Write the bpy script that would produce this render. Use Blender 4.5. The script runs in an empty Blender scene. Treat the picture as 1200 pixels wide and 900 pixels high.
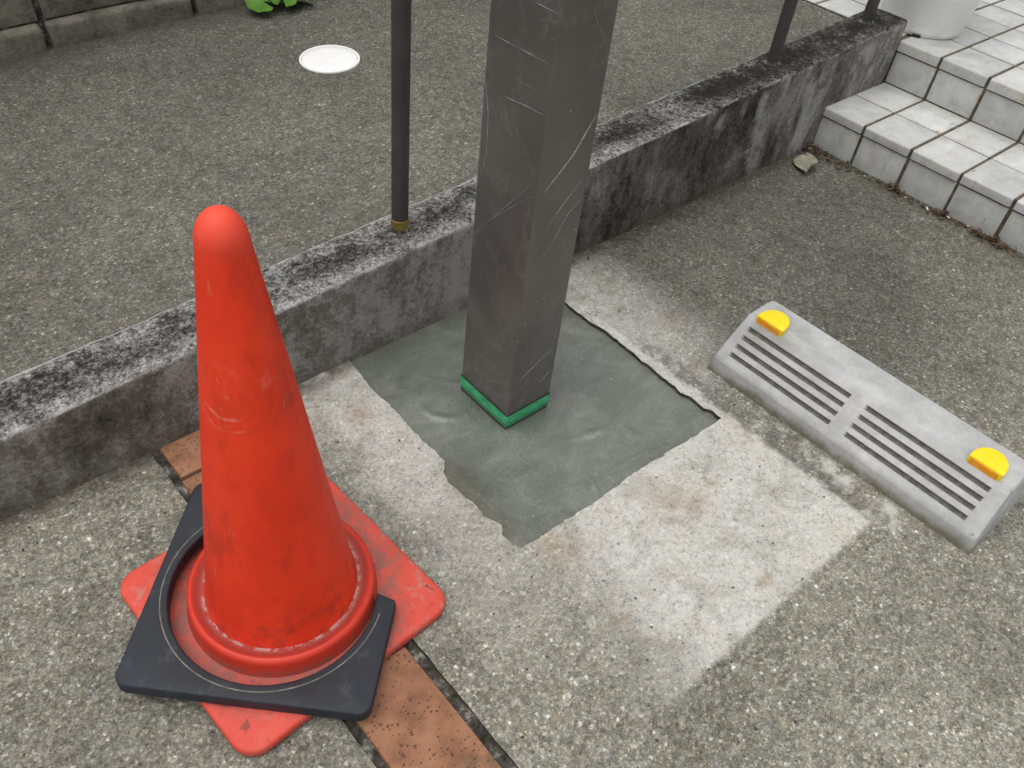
import bpy, bmesh, math, random
from mathutils import Vector, Matrix, noise, geometry
random.seed(7)
R = math.radians

# ------------------------------------------------------------------ camera
scene = bpy.context.scene
COL = scene.collection
CAM = Vector((-0.8, -0.781, 1.173))
c_right = Vector((0.7552, -0.6486, 0.0954))
c_fwd = Vector((0.5208, 0.5026, -0.6900))
c_right.normalize(); c_fwd.normalize()
c_up = c_right.cross(c_fwd).normalized()
c_right = c_fwd.cross(c_up).normalized()
cd = bpy.data.cameras.new('camera')
cam = bpy.data.objects.new('camera', cd); COL.objects.link(cam)
cd.sensor_fit = 'HORIZONTAL'; cd.sensor_width = 36.0; cd.lens = 30.0
cd.clip_start = 0.02; cd.clip_end = 500
m = Matrix.Identity(4)
for i in range(3):
    m[i][0] = c_right[i]; m[i][1] = c_up[i]; m[i][2] = -c_fwd[i]; m[i][3] = CAM[i]
cam.matrix_world = m
scene.camera = cam

# ------------------------------------------------------------------ light: bright overcast day
SUN_EL, SUN_AZ = R(76), R(185)      # azimuth of the sun in the XY plane, from +X towards +Y
world = bpy.data.worlds.new('World'); scene.world = world; world.use_nodes = True
wn = world.node_tree.nodes; wl = world.node_tree.links
bg = wn['Background']
sky = wn.new('ShaderNodeTexSky'); sky.sky_type = 'NISHITA'; sky.sun_disc = False
sky.sun_elevation = SUN_EL; sky.sun_rotation = R(90) - SUN_AZ
sky.air_density = 1.0; sky.dust_density = 4.0; sky.ozone_density = 1.0
hs = wn.new('ShaderNodeHueSaturation'); hs.inputs['Saturation'].default_value = 0.16
wl.new(sky.outputs[0], hs.inputs['Color']); wl.new(hs.outputs[0], bg.inputs['Color'])
bg.inputs['Strength'].default_value = 0.10
sd = bpy.data.lights.new('sun', 'SUN'); sun = bpy.data.objects.new('sun', sd); COL.objects.link(sun)
sd.energy = 1.5; sd.angle = R(75); sd.color = (1.0, 0.97, 0.93)
sv = Vector((math.cos(SUN_EL) * math.cos(SUN_AZ), math.cos(SUN_EL) * math.sin(SUN_AZ), math.sin(SUN_EL)))
sun.rotation_euler = sv.to_track_quat('Z', 'Y').to_euler()
sun.location = (-3, -2, 6)
vs = scene.view_settings
vs.view_transform = 'Standard'; vs.look = 'None'; vs.gamma = 1.0; vs.exposure = 0.30
vs.use_curve_mapping = False

# ------------------------------------------------------------------ helpers: objects
def link(name, me, mat=None, parent=None):
    o = bpy.data.objects.new(name, me); COL.objects.link(o)
    if mat is not None and me is not None: me.materials.append(mat)
    if parent is not None: o.parent = parent
    return o
def empty(name, loc=(0, 0, 0), rz=0):
    o = bpy.data.objects.new(name, None); COL.objects.link(o)
    o.location = loc; o.rotation_euler = (0, 0, rz); o.empty_display_size = 0.05
    return o
def tag(o, label=None, cat=None, group=None, kind=None):
    if label: o['label'] = label
    if cat: o['category'] = cat
    if group: o['group'] = group
    if kind: o['kind'] = kind
    return o
def mesh(name, verts, faces, smooth=False):
    me = bpy.data.meshes.new(name); me.from_pydata([tuple(v) for v in verts], [], faces); me.update()
    if smooth: me.polygons.foreach_set('use_smooth', [True] * len(me.polygons))
    return me
def from_bm(name, bm, smooth=False):
    bmesh.ops.recalc_face_normals(bm, faces=bm.faces)
    me = bpy.data.meshes.new(name); bm.to_mesh(me); bm.free()
    if smooth: me.polygons.foreach_set('use_smooth', [True] * len(me.polygons))
    return me
def autosmooth(me, ang=35):
    me.polygons.foreach_set('use_smooth', [True] * len(me.polygons))
    me.set_sharp_from_angle(angle=R(ang)); return me
def box_mesh(name, x0, x1, y0, y1, z0, z1, bev=0.0, seg=2):
    bm = bmesh.new()
    bmesh.ops.create_cube(bm, size=1)
    bmesh.ops.scale(bm, vec=(x1 - x0, y1 - y0, z1 - z0), verts=bm.verts)
    bmesh.ops.translate(bm, vec=((x0 + x1) / 2, (y0 + y1) / 2, (z0 + z1) / 2), verts=bm.verts)
    if bev: bmesh.ops.bevel(bm, geom=bm.edges[:], offset=bev, segments=seg, affect='EDGES', profile=0.6)
    return autosmooth(from_bm(name, bm), 40)
def lathe(name, prof, n=72, cx=0, cy=0, smooth_ang=40):
    verts, faces = [], []; rings = []
    for r, z in prof:
        if r < 1e-6:
            rings.append([len(verts)]); verts.append((cx, cy, z))
        else:
            st = len(verts); rings.append(list(range(st, st + n)))
            for k in range(n):
                a = 2 * math.pi * k / n; verts.append((cx + r * math.cos(a), cy + r * math.sin(a), z))
    for A, B in zip(rings, rings[1:]):
        if len(A) == 1 and len(B) == 1: continue
        for k in range(n):
            k2 = (k + 1) % n
            if len(A) == 1: faces.append((A[0], B[k], B[k2]))
            elif len(B) == 1: faces.append((A[k], B[0], A[k2]))
            else: faces.append((A[k], B[k], B[k2], A[k2]))
    bm = bmesh.new(); me = mesh(name, verts, faces); bm.from_mesh(me); bpy.data.meshes.remove(me)
    return autosmooth(from_bm(name, bm), smooth_ang)
def tube(name, p0, p1, r, n=32, bev=0.0):
    p0, p1 = Vector(p0), Vector(p1); d = p1 - p0; q = d.to_track_quat('Z', 'Y')
    me = lathe(name, [(0, 0), (r, 0), (r, d.length), (0, d.length)], n)
    me.transform(Matrix.Translation(p0) @ q.to_matrix().to_4x4()); return me
def prism(name, pts, z0, z1, bev=0.0, seg=3):
    bm = bmesh.new()
    f = bm.faces.new([bm.verts.new((x, y, z0)) for x, y in pts])
    r = bmesh.ops.extrude_face_region(bm, geom=[f])
    vs_ = [g for g in r['geom'] if isinstance(g, bmesh.types.BMVert)]
    bmesh.ops.translate(bm, vec=(0, 0, z1 - z0), verts=vs_)
    if bev:
        eds = [e for e in bm.edges if abs(e.verts[0].co.z - e.verts[1].co.z) < 1e-6]
        bmesh.ops.bevel(bm, geom=eds, offset=bev, segments=seg, affect='EDGES', profile=0.5)
    return autosmooth(from_bm(name, bm), 40)
def rrect(hx, hy, r, n=8):
    out = []
    for sx, sy, a0 in ((1, 1, 0), (-1, 1, 90), (-1, -1, 180), (1, -1, 270)):
        for k in range(n + 1):
            a = R(a0 + 90 * k / n); out.append((sx * (hx - r) + r * math.cos(a), sy * (hy - r) + r * math.sin(a)))
    return out
def fbm(x, y, z=0.0, oct_=4): return noise.fractal(Vector((x, y, z)), 1.0, 2.0, oct_)

# ------------------------------------------------------------------ helpers: materials
class M:
    def __init__(s, name):
        s.mat = bpy.data.materials.new(name); s.mat.use_nodes = True
        s.t = s.mat.node_tree; s.n = s.t.nodes; s.l = s.t.links
        s.b = s.n['Principled BSDF']; s.vc = {}
        tc = s.n.new('ShaderNodeTexCoord'); s.P = tc.outputs['Object']
        s.sep = s.n.new('ShaderNodeSeparateXYZ'); s.l.new(s.P, s.sep.inputs[0])
        s.X, s.Y, s.Z = s.sep.outputs
    def put(s, sock, v):
        if hasattr(v, 'is_linked') or hasattr(v, 'links'): s.l.new(v, sock)
        elif isinstance(v, (tuple, list)) and len(v) == 3 and sock.type == 'RGBA': sock.default_value = (*v, 1)
        else: sock.default_value = v
    def m(s, op, a, b=0.0, c=0.0, clamp=False):
        n = s.n.new('ShaderNodeMath'); n.operation = op; n.use_clamp = clamp
        for k, v in enumerate((a, b, c)): s.put(n.inputs[k], v)
        return n.outputs[0]
    def add(s, a, b): return s.m('ADD', a, b)
    def mul(s, a, b): return s.m('MULTIPLY', a, b)
    def sub(s, a, b): return s.m('SUBTRACT', a, b)
    def mx(s, a, b): return s.m('MAXIMUM', a, b)
    def mn(s, a, b): return s.m('MINIMUM', a, b)
    def ss(s, x, a, b, lo=0.0, hi=1.0):
        n = s.n.new('ShaderNodeMapRange'); n.interpolation_type = 'SMOOTHSTEP'
        s.put(n.inputs['Value'], x); n.inputs['From Min'].default_value = a; n.inputs['From Max'].default_value = b
        n.inputs['To Min'].default_value = lo; n.inputs['To Max'].default_value = hi
        return n.outputs[0]
    def lin(s, x, a, b, lo=0.0, hi=1.0):
        n = s.n.new('ShaderNodeMapRange'); s.put(n.inputs['Value'], x)
        n.inputs['From Min'].default_value = a; n.inputs['From Max'].default_value = b
        n.inputs['To Min'].default_value = lo; n.inputs['To Max'].default_value = hi
        return n.outputs[0]
    def vec(s, sx=1, sy=1, sz=1, off=(0, 0, 0), base=None, rot=(0, 0, 0)):
        n = s.n.new('ShaderNodeMapping'); s.l.new(base or s.P, n.inputs['Vector'])
        n.inputs['Scale'].default_value = (sx, sy, sz); n.inputs['Location'].default_value = off
        n.inputs['Rotation'].default_value = rot
        return n.outputs[0]
    def noise(s, scale, detail=4, rough=0.55, v=None, dist=0.0):
        n = s.n.new('ShaderNodeTexNoise'); s.l.new(v or s.P, n.inputs['Vector'])
        n.inputs['Scale'].default_value = scale; n.inputs['Detail'].default_value = detail
        n.inputs['Roughness'].default_value = rough; n.inputs['Distortion'].default_value = dist
        return n.outputs['Fac']
    def vor(s, scale, v=None, out='Distance', feature='F1', rnd=1.0):
        key = (scale, v.node.name if v else '', feature, rnd)
        if key in s.vc: return s.vc[key].outputs[out]
        n = s.n.new('ShaderNodeTexVoronoi'); n.feature = feature; s.vc[key] = n
        s.l.new(v or s.P, n.inputs['Vector']); n.inputs['Scale'].default_value = scale
        n.inputs['Randomness'].default_value = rnd
        return n.outputs[out]
    def grey(s, c):
        n = s.n.new('ShaderNodeSeparateColor'); s.l.new(c, n.inputs[0]); return n.outputs[0]
    def ramp(s, f, stops):
        n = s.n.new('ShaderNodeValToRGB'); s.l.new(f, n.inputs[0]); e = n.color_ramp.elements
        while len(e) < len(stops): e.new(0.5)
        for k, (p, c) in enumerate(stops):
            e[k].position = p; e[k].color = (*c, 1) if isinstance(c, (tuple, list)) else (c, c, c, 1)
        return n.outputs[0]
    def mix(s, f, a, b, mode='MIX'):
        n = s.n.new('ShaderNodeMix'); n.data_type = 'RGBA'; n.blend_type = mode
        s.put(n.inputs[0], f); s.put(n.inputs[6], a); s.put(n.inputs[7], b)
        return n.outputs[2]
    def scale(s, c, f):
        n = s.n.new('ShaderNodeCombineColor'); [s.put(n.inputs[k], f) for k in range(3)]
        return s.mix(1.0, c, n.outputs[0], 'MULTIPLY')
    def bump(s, h, dist=0.002, strength=1.0, prev=None):
        n = s.n.new('ShaderNodeBump'); s.l.new(h, n.inputs['Height'])
        n.inputs['Distance'].default_value = dist; n.inputs['Strength'].default_value = strength
        if prev is not None: s.l.new(prev, n.inputs['Normal'])
        return n.outputs[0]
    def rnd(s):
        n = s.n.new('ShaderNodeObjectInfo'); return n.outputs['Random']
    def shifted(s):           # object coordinates offset by a random amount per object
        n = s.n.new('ShaderNodeVectorMath'); n.operation = 'MULTIPLY_ADD'
        cx = s.n.new('ShaderNodeCombineXYZ'); r = s.rnd()
        for k in range(3): s.l.new(s.mul(r, 7.3 + 3.1 * k), cx.inputs[k])
        s.l.new(s.P, n.inputs[0]); n.inputs[1].default_value = (1, 1, 1); s.l.new(cx.outputs[0], n.inputs[2])
        return n.outputs[0]
    def out(s, col=None, rough=None, nrm=None, spec=None, metal=None, **kw):
        if col is not None: s.put(s.b.inputs['Base Color'], col)
        if rough is not None: s.put(s.b.inputs['Roughness'], rough)
        if nrm is not None: s.l.new(nrm, s.b.inputs['Normal'])
        if spec is not None: s.put(s.b.inputs['Specular IOR Level'], spec)
        if metal is not None: s.put(s.b.inputs['Metallic'], metal)
        for k, v in kw.items(): s.put(s.b.inputs[k.replace('_', ' ')], v)
        return s.mat
def srgb(r, g, b):
    f = lambda c: c / 12.92 if c <= 0.04045 else ((c + 0.055) / 1.055) ** 2.4
    return tuple(f(c / 255) for c in (r, g, b))

def concrete_aggregate(k):
    """worn concrete with small stones showing at the surface; returns colour, height"""
    warp = k.n.new('ShaderNodeVectorMath'); warp.operation = 'MULTIPLY_ADD'
    nz = k.n.new('ShaderNodeTexNoise'); k.l.new(k.P, nz.inputs['Vector']); nz.inputs['Scale'].default_value = 160
    k.l.new(nz.outputs['Color'], warp.inputs[0]); warp.inputs[1].default_value = (0.006,) * 3; k.l.new(k.P, warp.inputs[2])
    wv = warp.outputs[0]
    c1 = k.grey(k.vor(170, wv, 'Color')); c2 = k.grey(k.vor(360, wv, 'Color'))
    f = k.noise(330, 4, 0.65); big = k.noise(34, 5, 0.65); mid = k.noise(85, 4, 0.6)
    sh = k.add(0.42, k.mul(k.sub(c1, 0.5), 0.20))
    sh = k.add(sh, k.mul(k.sub(c2, 0.5), 0.22)); sh = k.add(sh, k.mul(k.sub(f, 0.5), 0.50))
    sh = k.add(sh, k.mul(k.sub(big, 0.5), 0.34)); sh = k.add(sh, k.mul(k.sub(mid, 0.5), 0.26))
    # pale chips, more of them in some places than others
    vd = k.vor(105, wv); vc = k.grey(k.vor(105, wv, 'Color'))
    thr = k.lin(k.noise(7, 3), 0.3, 0.7, 0.95, 0.74)
    g_ = k.n.new('ShaderNodeMath'); g_.operation = 'GREATER_THAN'; k.l.new(vc, g_.inputs[0]); k.l.new(thr, g_.inputs[1])
    chip = k.mul(g_.outputs[0], k.ss(vd, 0.22, 0.44, 1, 0))
    sh = k.add(sh, k.mul(chip, 0.24))
    vd2 = k.vor(215, wv); vc2 = k.grey(k.vor(215, wv, 'Color'))
    thr2 = k.lin(k.noise(13, 4, 0.6), 0.32, 0.68, 0.90, 0.50)
    g2_ = k.n.new('ShaderNodeMath'); g2_.operation = 'GREATER_THAN'; k.l.new(vc2, g2_.inputs[0]); k.l.new(thr2, g2_.inputs[1])
    sh = k.add(sh, k.mul(k.mul(g2_.outputs[0], k.ss(vd2, 0.25, 0.50, 1, 0)), 0.17))
    col = k.ramp(sh, [(0.12, (0.045, 0.043, 0.035)), (0.34, (0.118, 0.114, 0.094)), (0.50, (0.185, 0.179, 0.149)),
                      (0.68, (0.320, 0.310, 0.261)), (0.92, (0.66, 0.64, 0.56))])
    tint = k.ramp(k.grey(k.vor(95, wv, 'Color')), [(0.0, (1.0, 0.91, 0.78)), (0.25, (1, 1, 1)), (0.75, (1, 1, 1)), (1.0, (0.91, 0.98, 1.05))])
    col = k.mix(0.7, col, tint, 'MULTIPLY')
    return col, sh, k.add(k.mul(sh, 0.8), k.mul(f, 0.3))

def mat_ground():
    k = M('concrete ground')
    col, sh, h = concrete_aggregate(k)
    X, Y = k.X, k.Y
    n_s = k.noise(9, 5, 0.6); n_l = k.noise(2.2, 3, 0.5); n_f = k.noise(40, 5, 0.65); n_m = k.noise(18, 5, 0.6)
    wob = k.mul(k.sub(n_s, 0.5), 0.05); wobf = k.mul(k.sub(n_f, 0.5), 0.016)
    col = k.scale(col, k.lin(n_l, 0.3, 0.7, 0.80, 1.24))
    col = k.scale(col, k.lin(n_m, 0.3, 0.7, 0.86, 1.14))
    # darker yard towards the steps, lighter near side: dirt plus shading painted into the colour
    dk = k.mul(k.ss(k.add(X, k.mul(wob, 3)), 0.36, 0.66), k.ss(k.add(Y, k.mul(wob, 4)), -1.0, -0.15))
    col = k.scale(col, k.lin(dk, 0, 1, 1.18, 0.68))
    col = k.scale(col, k.ss(k.add(Y, k.mul(wob, 5)), -0.75, -0.10, 1.26, 1.02))
    br_ = k.ss(k.noise(3.1, 4, 0.55, k.vec(off=(7, 3, 0))), 0.50, 0.66, 0, 0.35)
    col = k.mix(br_, col, k.scale(col, 0.72))
    # pale clean cement slurry film: a square washed round the hole
    x1 = k.add(X, wobf); y1 = k.add(Y, wobf); x2 = k.add(X, k.mul(wob, 2.6))
    sq = k.mul(k.mul(k.ss(x1, 0.378, 0.394, 1, 0), k.ss(x2, -0.26, 0.0)), k.mul(k.ss(y1, -0.578, -0.564), k.ss(y1, 0.10, 0.36, 1, 0.35)))
    strip = k.mul(k.mul(k.ss(x2, -0.36, -0.20), k.ss(X, 0.0, 0.1, 1, 0)), k.ss(k.add(Y, wob), -0.24, -0.06))
    strip = k.mul(strip, 0.8)
    upr = k.mul(k.mul(k.ss(X, 0.30, 0.36), k.ss(x2, 0.40, 0.64, 1, 0)), k.mul(k.ss(k.add(Y, wob), -0.30, 0.0), 0.62))
    front = k.mul(k.mul(k.ss(x2, -0.40, -0.20), k.ss(x2, 0.0, 0.12, 1, 0)), k.mul(k.ss(k.add(Y, wob), -0.52, -0.20), 0.50))
    blotch = k.noise(15, 5, 0.62, dist=0.6)
    pm = k.mx(k.mx(sq, strip), k.mx(upr, front))
    pm = k.mul(pm, k.ss(blotch, 0.25, 0.52, 0.62, 1.0))
    grit = k.ss(sh, 0.22, 0.40, 0.0, 1.0)
    paleC = k.ramp(k.noise(11, 5, 0.6, dist=0.8), [(0.25, (0.33, 0.315, 0.275)), (0.40, (0.47, 0.455, 0.41)), (0.54, (0.58, 0.57, 0.535)), (0.66, (0.56, 0.54, 0.485)), (0.80, (0.45, 0.415, 0.345))])
    paleC = k.scale(paleC, k.lin(sh, 0.15, 0.80, 0.80, 1.16))
    rust = k.mul(k.ss(k.noise(13, 3, 0.5, k.vec(off=(3, 1, 0))), 0.60, 0.72), 0.5)
    paleC = k.mix(rust, paleC, (0.34, 0.25, 0.155))
    for cx_, cy_, rr_, am in ((-0.10, -0.275, 0.075, 0.75), (0.385, -0.275, 0.05, 0.55), (0.13, -0.33, 0.09, 0.40), (-0.20, 0.18, 0.05, 0.5)):
        dd = k.m('SQRT', k.add(k.m('POWER', k.sub(k.add(X, k.mul(wob, 0.8)), cx_), 2.0), k.m('POWER', k.sub(k.add(Y, wob), cy_), 2.0)))
        paleC = k.mix(k.mul(k.ss(dd, 0.0, rr_, am, 0), k.ss(n_s, 0.34, 0.6)), paleC, (0.36, 0.245, 0.13))
    col = k.mix(k.mul(pm, k.lin(grit, 0, 1, 0.62, 0.93)), col, paleC)
    # white lime splashes beside the wheel stop
    lx = k.m('ABSOLUTE', k.sub(k.add(X, k.mul(wob, 0.5)), 0.425))
    lime = k.mul(k.mul(k.ss(lx, 0.015, 0.05, 1, 0), k.mul(k.ss(Y, -0.66, -0.58), k.ss(Y, -0.34, -0.22, 1, 0))), k.ss(k.noise(22, 5, 0.6), 0.46, 0.66, 0, 0.8))
    col = k.mix(lime, col, (0.56, 0.55, 0.51))
    lx2 = k.mul(k.ss(k.m('ABSOLUTE', k.sub(x1, 0.40)), 0.010, 0.03, 1, 0), k.mul(k.ss(Y, -0.60, -0.50), k.ss(Y, -0.02, 0.05, 1, 0)))
    col = k.mix(k.mul(lx2, k.ss(n_f, 0.42, 0.55, 0.0, 0.55)), col, (0.09, 0.09, 0.082))
    # black pits
    pits = k.mul(k.ss(k.vor(55), 0.10, 0.16, 1, 0), k.ss(k.grey(k.vor(55, None, 'Color')), 0.80, 0.82))
    col = k.mix(k.mul(pits, 0.85), col, (0.030, 0.029, 0.026))
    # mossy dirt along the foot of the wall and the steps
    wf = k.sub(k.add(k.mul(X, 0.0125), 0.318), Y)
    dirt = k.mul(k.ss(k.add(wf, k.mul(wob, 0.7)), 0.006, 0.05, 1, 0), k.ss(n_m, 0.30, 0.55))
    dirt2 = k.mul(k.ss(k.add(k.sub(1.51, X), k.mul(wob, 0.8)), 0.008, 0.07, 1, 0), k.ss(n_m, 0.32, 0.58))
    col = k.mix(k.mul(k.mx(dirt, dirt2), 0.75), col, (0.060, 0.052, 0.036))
    nr = k.bump(h, 0.0016, 0.7)
    return k.out(col, k.lin(sh, 0.2, 0.9, 0.92, 0.72), nr, 0.25)

def mat_path():
    k = M('concrete path')
    col, sh, h = concrete_aggregate(k)
    n_s = k.noise(5, 5, 0.6); n_l = k.noise(1.6, 3, 0.5)
    col = k.scale(col, k.lin(n_s, 0.3, 0.7, 0.80, 1.02))
    col = k.scale(col, k.lin(n_l, 0.3, 0.7, 0.70, 1.04))
    col = k.mix(k.ss(k.noise(7, 4, 0.6, dist=1.0), 0.60, 0.80, 0, 0.30), col, (0.10, 0.080, 0.055))
    wall_dk = k.mul(k.ss(k.add(k.Y, k.mul(n_s, 0.25)), 1.62, 1.80), 0.7)  # path colour darkens towards the block wall
    col = k.mix(wall_dk, col, (0.045, 0.043, 0.030))
    return k.out(col, 0.85, k.bump(h, 0.0014, 0.6), 0.25)

def mat_low_wall():
    k = M('weathered wall concrete')
    X, Y, Z = k.X, k.Y, k.Z
    geo = k.n.new('ShaderNodeNewGeometry'); sp = k.n.new('ShaderNodeSeparateXYZ'); k.l.new(geo.outputs['True Normal'], sp.inputs[0])
    topm = k.ss(sp.outputs[2], 0.45, 0.75)
    g1 = k.noise(85, 6, 0.75); g2 = k.noise(26, 6, 0.72, dist=0.3); g3 = k.noise(5, 3, 0.5); g4 = k.noise(260, 4, 0.75)
    cell = k.grey(k.vor(210, None, 'Color'))
    depth = k.sub(k.add(0.205, k.mul(X, 0.0604)), Z)             # below the coping
    yin = k.sub(Y, k.add(0.318, k.mul(X, 0.0125)))                # in from the front face
    grain = k.add(k.mul(k.sub(g1, 0.5), 0.55), k.add(k.mul(k.sub(g4, 0.5), 0.55), k.mul(k.sub(cell, 0.5), 0.16)))
    # --- top: pale cement under black crust, crust thickest along the middle
    mid = k.ss(k.m('ABSOLUTE', k.sub(k.add(yin, k.mul(k.sub(g2, 0.5), 0.07)), 0.066)), 0.008, 0.055, 1, 0)
    t = k.add(0.575, k.add(grain, k.mul(k.sub(g2, 0.5), 0.55)))
    t = k.sub(t, k.mul(mid, k.lin(g3, 0.35, 0.65, 0.02, 0.17)))
    t = k.sub(t, k.mul(k.ss(k.add(X, k.mul(k.sub(g3, .5), .8)), 0.45, 1.15), 0.15))
    t = k.add(k.mul(k.sub(t, 0.5), 1.25), 0.47)
    topc = k.ramp(t, [(0.24, (0.014, 0.014, 0.012)), (0.38, (0.050, 0.049, 0.043)), (0.50, (0.140, 0.138, 0.126)), (0.62, (0.27, 0.27, 0.26)), (0.80, (0.52, 0.52, 0.51))])
    # --- front face
    s1 = k.noise(11, 5, 0.62, k.vec(1, 1, 0.35)); s2 = k.noise(36, 6, 0.72, k.vec(1, 1, 0.7))
    f = k.add(0.67, k.add(k.mul(grain, 0.75), k.add(k.mul(k.sub(s1, 0.5), 1.0), k.mul(k.sub(s2, 0.5), 0.60))))
    dkr = k.ss(k.add(X, k.mul(k.sub(g3, 0.5), 0.6)), 0.25, 0.70)
    dkr = k.mul(dkr, k.ss(k.add(X, k.mul(k.sub(s1, 0.5), 0.8)), 1.0, 1.45, 1, 0.35))
    f = k.sub(f, k.mul(dkr, 0.23))
    f = k.add(f, k.mul(k.ss(k.m('ABSOLUTE', k.sub(X, 0.08)), 0.12, 0.3, 1, 0), 0.05))
    f = k.sub(f, k.mul(k.ss(depth, 0.02, 0.16, 1, 0.2), 0.04))
    frontc = k.ramp(f, [(0.20, (0.016, 0.016, 0.013)), (0.34, (0.052, 0.051, 0.044)), (0.47, (0.112, 0.109, 0.098)), (0.60, (0.175, 0.171, 0.158)), (0.78, (0.34, 0.34, 0.325))])
    spots = k.mul(k.ss(k.noise(27, 5, 0.65, k.vec(off=(5, 0, 2))), 0.53, 0.61), k.ss(X, -0.35, 0.0, 1, 0.12))
    frontc = k.mix(k.mul(spots, 0.70), frontc, (0.098, 0.080, 0.066))
    runs = k.mul(k.ss(k.add(k.mul(k.noise(8, 3, 0.5, k.vec(1, 1, 0.35, rot=(0, 0.5, 0))), 0.75), k.mul(g2, 0.25)), 0.51, 0.62), k.mul(k.ss(X, 0.78, 1.0), k.ss(depth, 0.008, 0.04)))
    frontc = k.mix(k.mul(runs, 0.85), frontc, k.ramp(g1, [(0.3, (0.24, 0.24, 0.23)), (0.7, (0.52, 0.52, 0.51))]))
    foot = k.mul(k.ss(k.add(Z, k.mul(k.sub(g2, 0.5), 0.07)), 0.002, 0.045, 1, 0), k.ss(s2, 0.35, 0.6))
    frontc = k.mix(k.mul(foot, 0.65), frontc, (0.085, 0.068, 0.042))
    col = k.mix(topm, frontc, topc)
    # bare lime along the two arrises
    e1 = k.mul(k.ss(k.m('ABSOLUTE', k.add(yin, k.mul(k.sub(g1, 0.5), 0.012))), 0.001, 0.007, 1, 0), k.ss(k.add(depth, k.mul(k.sub(g2, 0.5), 0.010)), 0.002, 0.007, 1, 0))
    e2 = k.ss(k.sub(yin, k.mul(k.sub(g1, 0.5), 0.004)), 0.1165, 0.1195)
    col = k.mix(k.mul(e1, k.mul(k.ss(g2, 0.40, 0.58, 0.0, 1.0), k.ss(X, 0.9, 1.3, 0.85, 0.35))), col, (0.50, 0.50, 0.49))
    col = k.mix(k.mul(k.mul(e2, k.ss(depth, 0.006, 0.012, 1, 0)), k.mul(k.ss(k.noise(14, 4), 0.34, 0.58, 0.05, 0.9), k.ss(X, 0.9, 1.4, 1, 0.25))), col, (0.50, 0.51, 0.52))
    h = k.add(k.add(k.mul(g1, 0.9), k.mul(g4, 0.6)), k.mul(g2, 0.5))
    return k.out(col, 0.9, k.bump(h, 0.0035, 0.9), 0.2)

def mat_mortar():
    k = M('wet mortar')
    X, Y = k.X, k.Y
    sw = k.noise(9, 6, 0.62, k.vec(1, 1.5, 1, rot=(0, 0, 0.6)), dist=1.0); fine = k.noise(170, 4, 0.65); big = k.noise(4, 3, 0.5)
    sw2 = k.noise(16, 4, 0.6, k.vec(2.2, 1, 1, rot=(0, 0, -0.5)), dist=2.2)
    col = k.ramp(k.add(k.mul(sw, 0.55), k.mul(big, 0.45)), [(0.34, (0.098, 0.108, 0.088)), (0.5, (0.140, 0.154, 0.128)), (0.66, (0.200, 0.218, 0.188))])
    scr = k.ss(k.m('ABSOLUTE', k.sub(sw2, 0.5)), 0.0, 0.016, 1, 0)
    col = k.mix(k.mul(scr, k.ss(sw, 0.45, 0.6, 0, 0.22)), col, (0.30, 0.32, 0.30))
    col = k.scale(col, k.lin(fine, 0.3, 0.7, 0.86, 1.14))
    # thin brown slurry where it ran over the near left edge
    wob = k.mul(k.sub(k.noise(20, 4), 0.5), 0.05)
    br = k.mul(k.ss(k.add(X, wob), -0.150, -0.110, 1, 0), k.ss(k.add(Y, wob), -0.02, 0.03, 1, 0))
    col = k.mix(k.mul(br, 0.6), col, (0.095, 0.085, 0.060))
    grains = k.ss(k.vor(120), 0.08, 0.16, 1, 0)
    col = k.mix(k.mul(k.mul(grains, k.ss(k.grey(k.vor(120, None, 'Color')), 0.9, 0.93)), 0.6), col, (0.05, 0.05, 0.045))
    nr = k.bump(k.add(k.mul(sw, 1.0), k.mul(scr, -0.12)), 0.0022, 0.5)
    nr = k.bump(fine, 0.0006, 0.6, nr)
    k.put(k.b.inputs['Coat Weight'], 0.85); k.put(k.b.inputs['Coat Roughness'], k.lin(k.noise(7, 4, 0.6), 0.35, 0.65, 0.06, 0.22)); k.l.new(nr, k.b.inputs['Coat Normal'])
    return k.out(col, k.lin(k.noise(9, 4), 0.3, 0.7, 0.14, 0.30), nr, 0.8)

def mat_tile():
    k = M('pale glazed tile')
    v = k.shifted(); r = k.rnd()
    n1 = k.noise(28, 5, 0.65, v); n2 = k.noise(120, 4, 0.6, v); n3 = k.noise(9, 3, 0.5, v)
    col = k.ramp(k.add(k.mul(n1, 0.55), k.mul(n3, 0.45)), [(0.28, (0.36, 0.365, 0.35)), (0.46, (0.51, 0.52, 0.505)), (0.7, (0.64, 0.65, 0.635))])
    col = k.scale(col, k.lin(r, 0, 1, 0.84, 1.06))
    ax = k.m('ABSOLUTE', k.X); ay = k.m('ABSOLUTE', k.Y); az = k.m('ABSOLUTE', k.Z)
    edge = k.mx(k.ss(ay, 0.052, 0.072), k.mx(k.ss(ax, 0.062, 0.080), k.ss(az, 0.040, 0.052)))
    st = k.mul(k.mul(edge, k.ss(n1, 0.50, 0.66)), k.lin(r, 0, 1, 0.15, 0.75))
    col = k.mix(st, col, (0.36, 0.27, 0.15))
    col = k.mix(k.ss(k.noise(60, 5, 0.7, v), 0.58, 0.76, 0, 0.5), col, (0.25, 0.25, 0.23))
    col = k.scale(col, k.lin(n2, 0.3, 0.7, 0.93, 1.06))
    tick = k.mul(k.ss(k.noise(95, 2, 0.5, k.vec(0.25, 1, 0.12, base=v)), 0.70, 0.76), k.ss(n3, 0.45, 0.55))
    col = k.mix(k.mul(tick, 0.7), col, (0.07, 0.07, 0.065))
    col = k.mix(k.ss(k.noise(13, 5, 0.65, v), 0.50, 0.74, 0, 0.40), col, (0.34, 0.31, 0.25))
    return k.out(col, k.lin(n1, 0.3, 0.7, 0.35, 0.6), k.bump(k.add(n2, k.mul(n1, 0.6)), 0.0012, 0.5), 0.45)
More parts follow.
